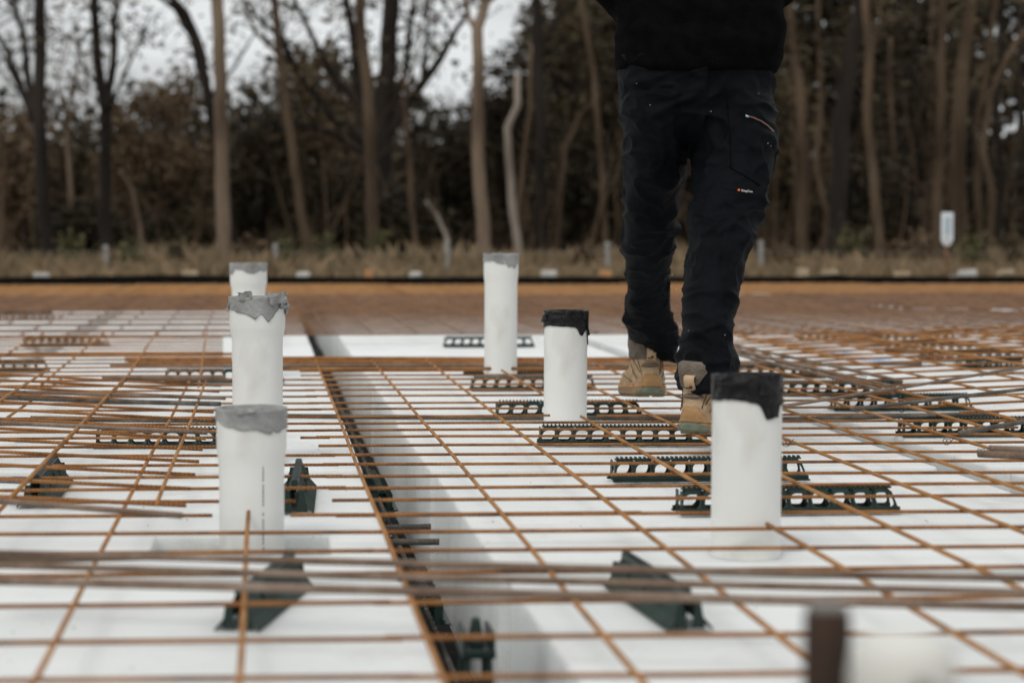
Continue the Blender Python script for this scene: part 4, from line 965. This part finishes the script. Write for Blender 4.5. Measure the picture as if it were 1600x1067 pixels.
for k, (px, top, wd, lf, lab) in enumerate([(108, 362, 34, 'leaf_green', 'green weed bush at the left under the dark trunks'), (203, 378, 26, 'leaf_green', 'small green weed bush second from the left'), (275, 376, 34, 'leaf', 'olive weed bush left of the farthest pipe'),
    (392, 370, 50, 'leaf_brown', 'brown weed bush behind the farthest pipe in the row'), (448, 372, 26, 'leaf_green', 'green weed bush right of the row of pipes'), (505, 366, 36, 'leaf_green', 'green weed bush left of the straight brown trunk'), (592, 358, 38, 'leaf_green', 'tall yellow-green weed bush at the straight brown trunk'),
    (670, 384, 40, 'leaf_brown', 'low brown weed bush left of the lone pipe'), (915, 380, 40, 'leaf_brown', 'low brown weed bush left of the person'), (1215, 376, 40, 'leaf_brown', 'brown weed bush just right of the person'),
    (1330, 350, 44, 'leaf_green', 'tall yellow-green weed bush under the black leaning trunk'), (1395, 375, 60, 'leaf_brown', 'wide brown weed bush before the pale brown trunk'), (1440, 362, 30, 'leaf_brown', 'brown weed bush left of the white marker'), (1520, 358, 44, 'leaf_green', 'green weed bush right of the white marker'), (1585, 350, 44, 'leaf', 'olive weed bush at the right frame edge')]):
    bush(lab, 28+(k % 4), px, top, 430, wd, lf, 420, .045, 'weed_bush', 'bush', 'bark_mid', 40+k, .2, 'weed bushes in the dry grass')

# far wood: one uncountable mass
random.seed(5)
def top_y(px):
    pts = [(-400, 150), (0, 165), (90, 175), (150, 185), (230, 150), (300, 170), (400, 150), (450, 90), (520, 100), (600, 140), (660, 190), (720, 195), (780, 130), (830, 60), (900, -60), (1300, -160), (2100, -160)]
    for (a, b_), (c, d) in zip(pts, pts[1:]):
        if px <= c: return b_+(d-b_)*(px-a)/(c-a)
    return -160
b = MB(); n = 0
while n < 2900:
    px = random.uniform(-380, 2000); py = random.uniform(-170, 410); Y = random.uniform(50, 72)
    t = top_y(px)+40*noise.noise(Vector((px*.02, 0, 0)))
    if py < t: continue
    if px > 1200 and py < 260 and noise.noise(Vector((px*.024, py*.024, 4))) > .02: n += .15; continue
    if px < 820 and py < t+70 and random.random() < .35: continue
    c = Q(px, py, Y); clump(b, c, 1.1, 24, .20 if py < t+90 else .32, .8); n += 1
tag(b.build('far_wood', M['leaf_dark']), 'dense dim foliage of the wood beyond the nearer trees', 'woodland', kind='stuff')
# thin bare scrub stems nobody could count
random.seed(11); b = MB()
for _ in range(460):
    Y = random.uniform(36, 52); px = random.uniform(-250, 1850); h = random.uniform(1.0, 4.2); x0 = Q(px, 400, Y).x; k = 7; ln = random.gauss(0, .22); sd_ = random.random()*40
    pts = [Vector((x0+ln*h*i/k+.25*noise.noise(Vector((i*.5, sd_, 0)))*i/k, Y, h*i/k)) for i in range(k+1)]
    r = random.uniform(.012, .035); b.tube(pts, [r*(1-.8*i/k) for i in range(k+1)], 5)
    for _ in range(3):
        q = pts[random.randint(2, 6)]; e = q+Vector((random.gauss(0, .5), random.gauss(0, .3), random.uniform(.1, .8))); b.tube([q, (q+e)/2+Vector((0, 0, -.06)), e], [r*.5, r*.35, .004], 4)
tag(b.build('bare_scrub', M['bark_mid'], None, True), 'thin bare scrub stems and twigs all through the wood', 'scrub', kind='stuff')
# dry grass
random.seed(9); b = MB()
for _ in range(42000):
    Y = 18.2+random.random()**1.3*24; x = random.uniform(-.17*Y-1.5, .43*Y+1.5)
    dn = noise.noise(Vector((x*.35, Y*.25, 0)))
    h = random.uniform(.08, .42)*(1+1.3*dn)*(.45+.55*min(1, (Y-18)/6)); wd = random.uniform(.006, .014)*(1+(Y-18)/20)
    a = random.uniform(0, 6.28); lx, ly = random.gauss(0, .10), random.gauss(0, .10); ca_, sa_ = math.cos(a)*wd, math.sin(a)*wd
    b.add([(x-ca_, Y-sa_, 0), (x+ca_, Y+sa_, 0), (x+lx*.5+ca_*.6, Y+ly*.5, h*.65), (x+lx*1.6, Y+ly*1.6, h)], [(0, 1, 2), (0, 2, 3)])
tag(b.build('dry_grass', M['grass']), 'tall dry brown grass between the slab and the trees', 'grass', kind='stuff')
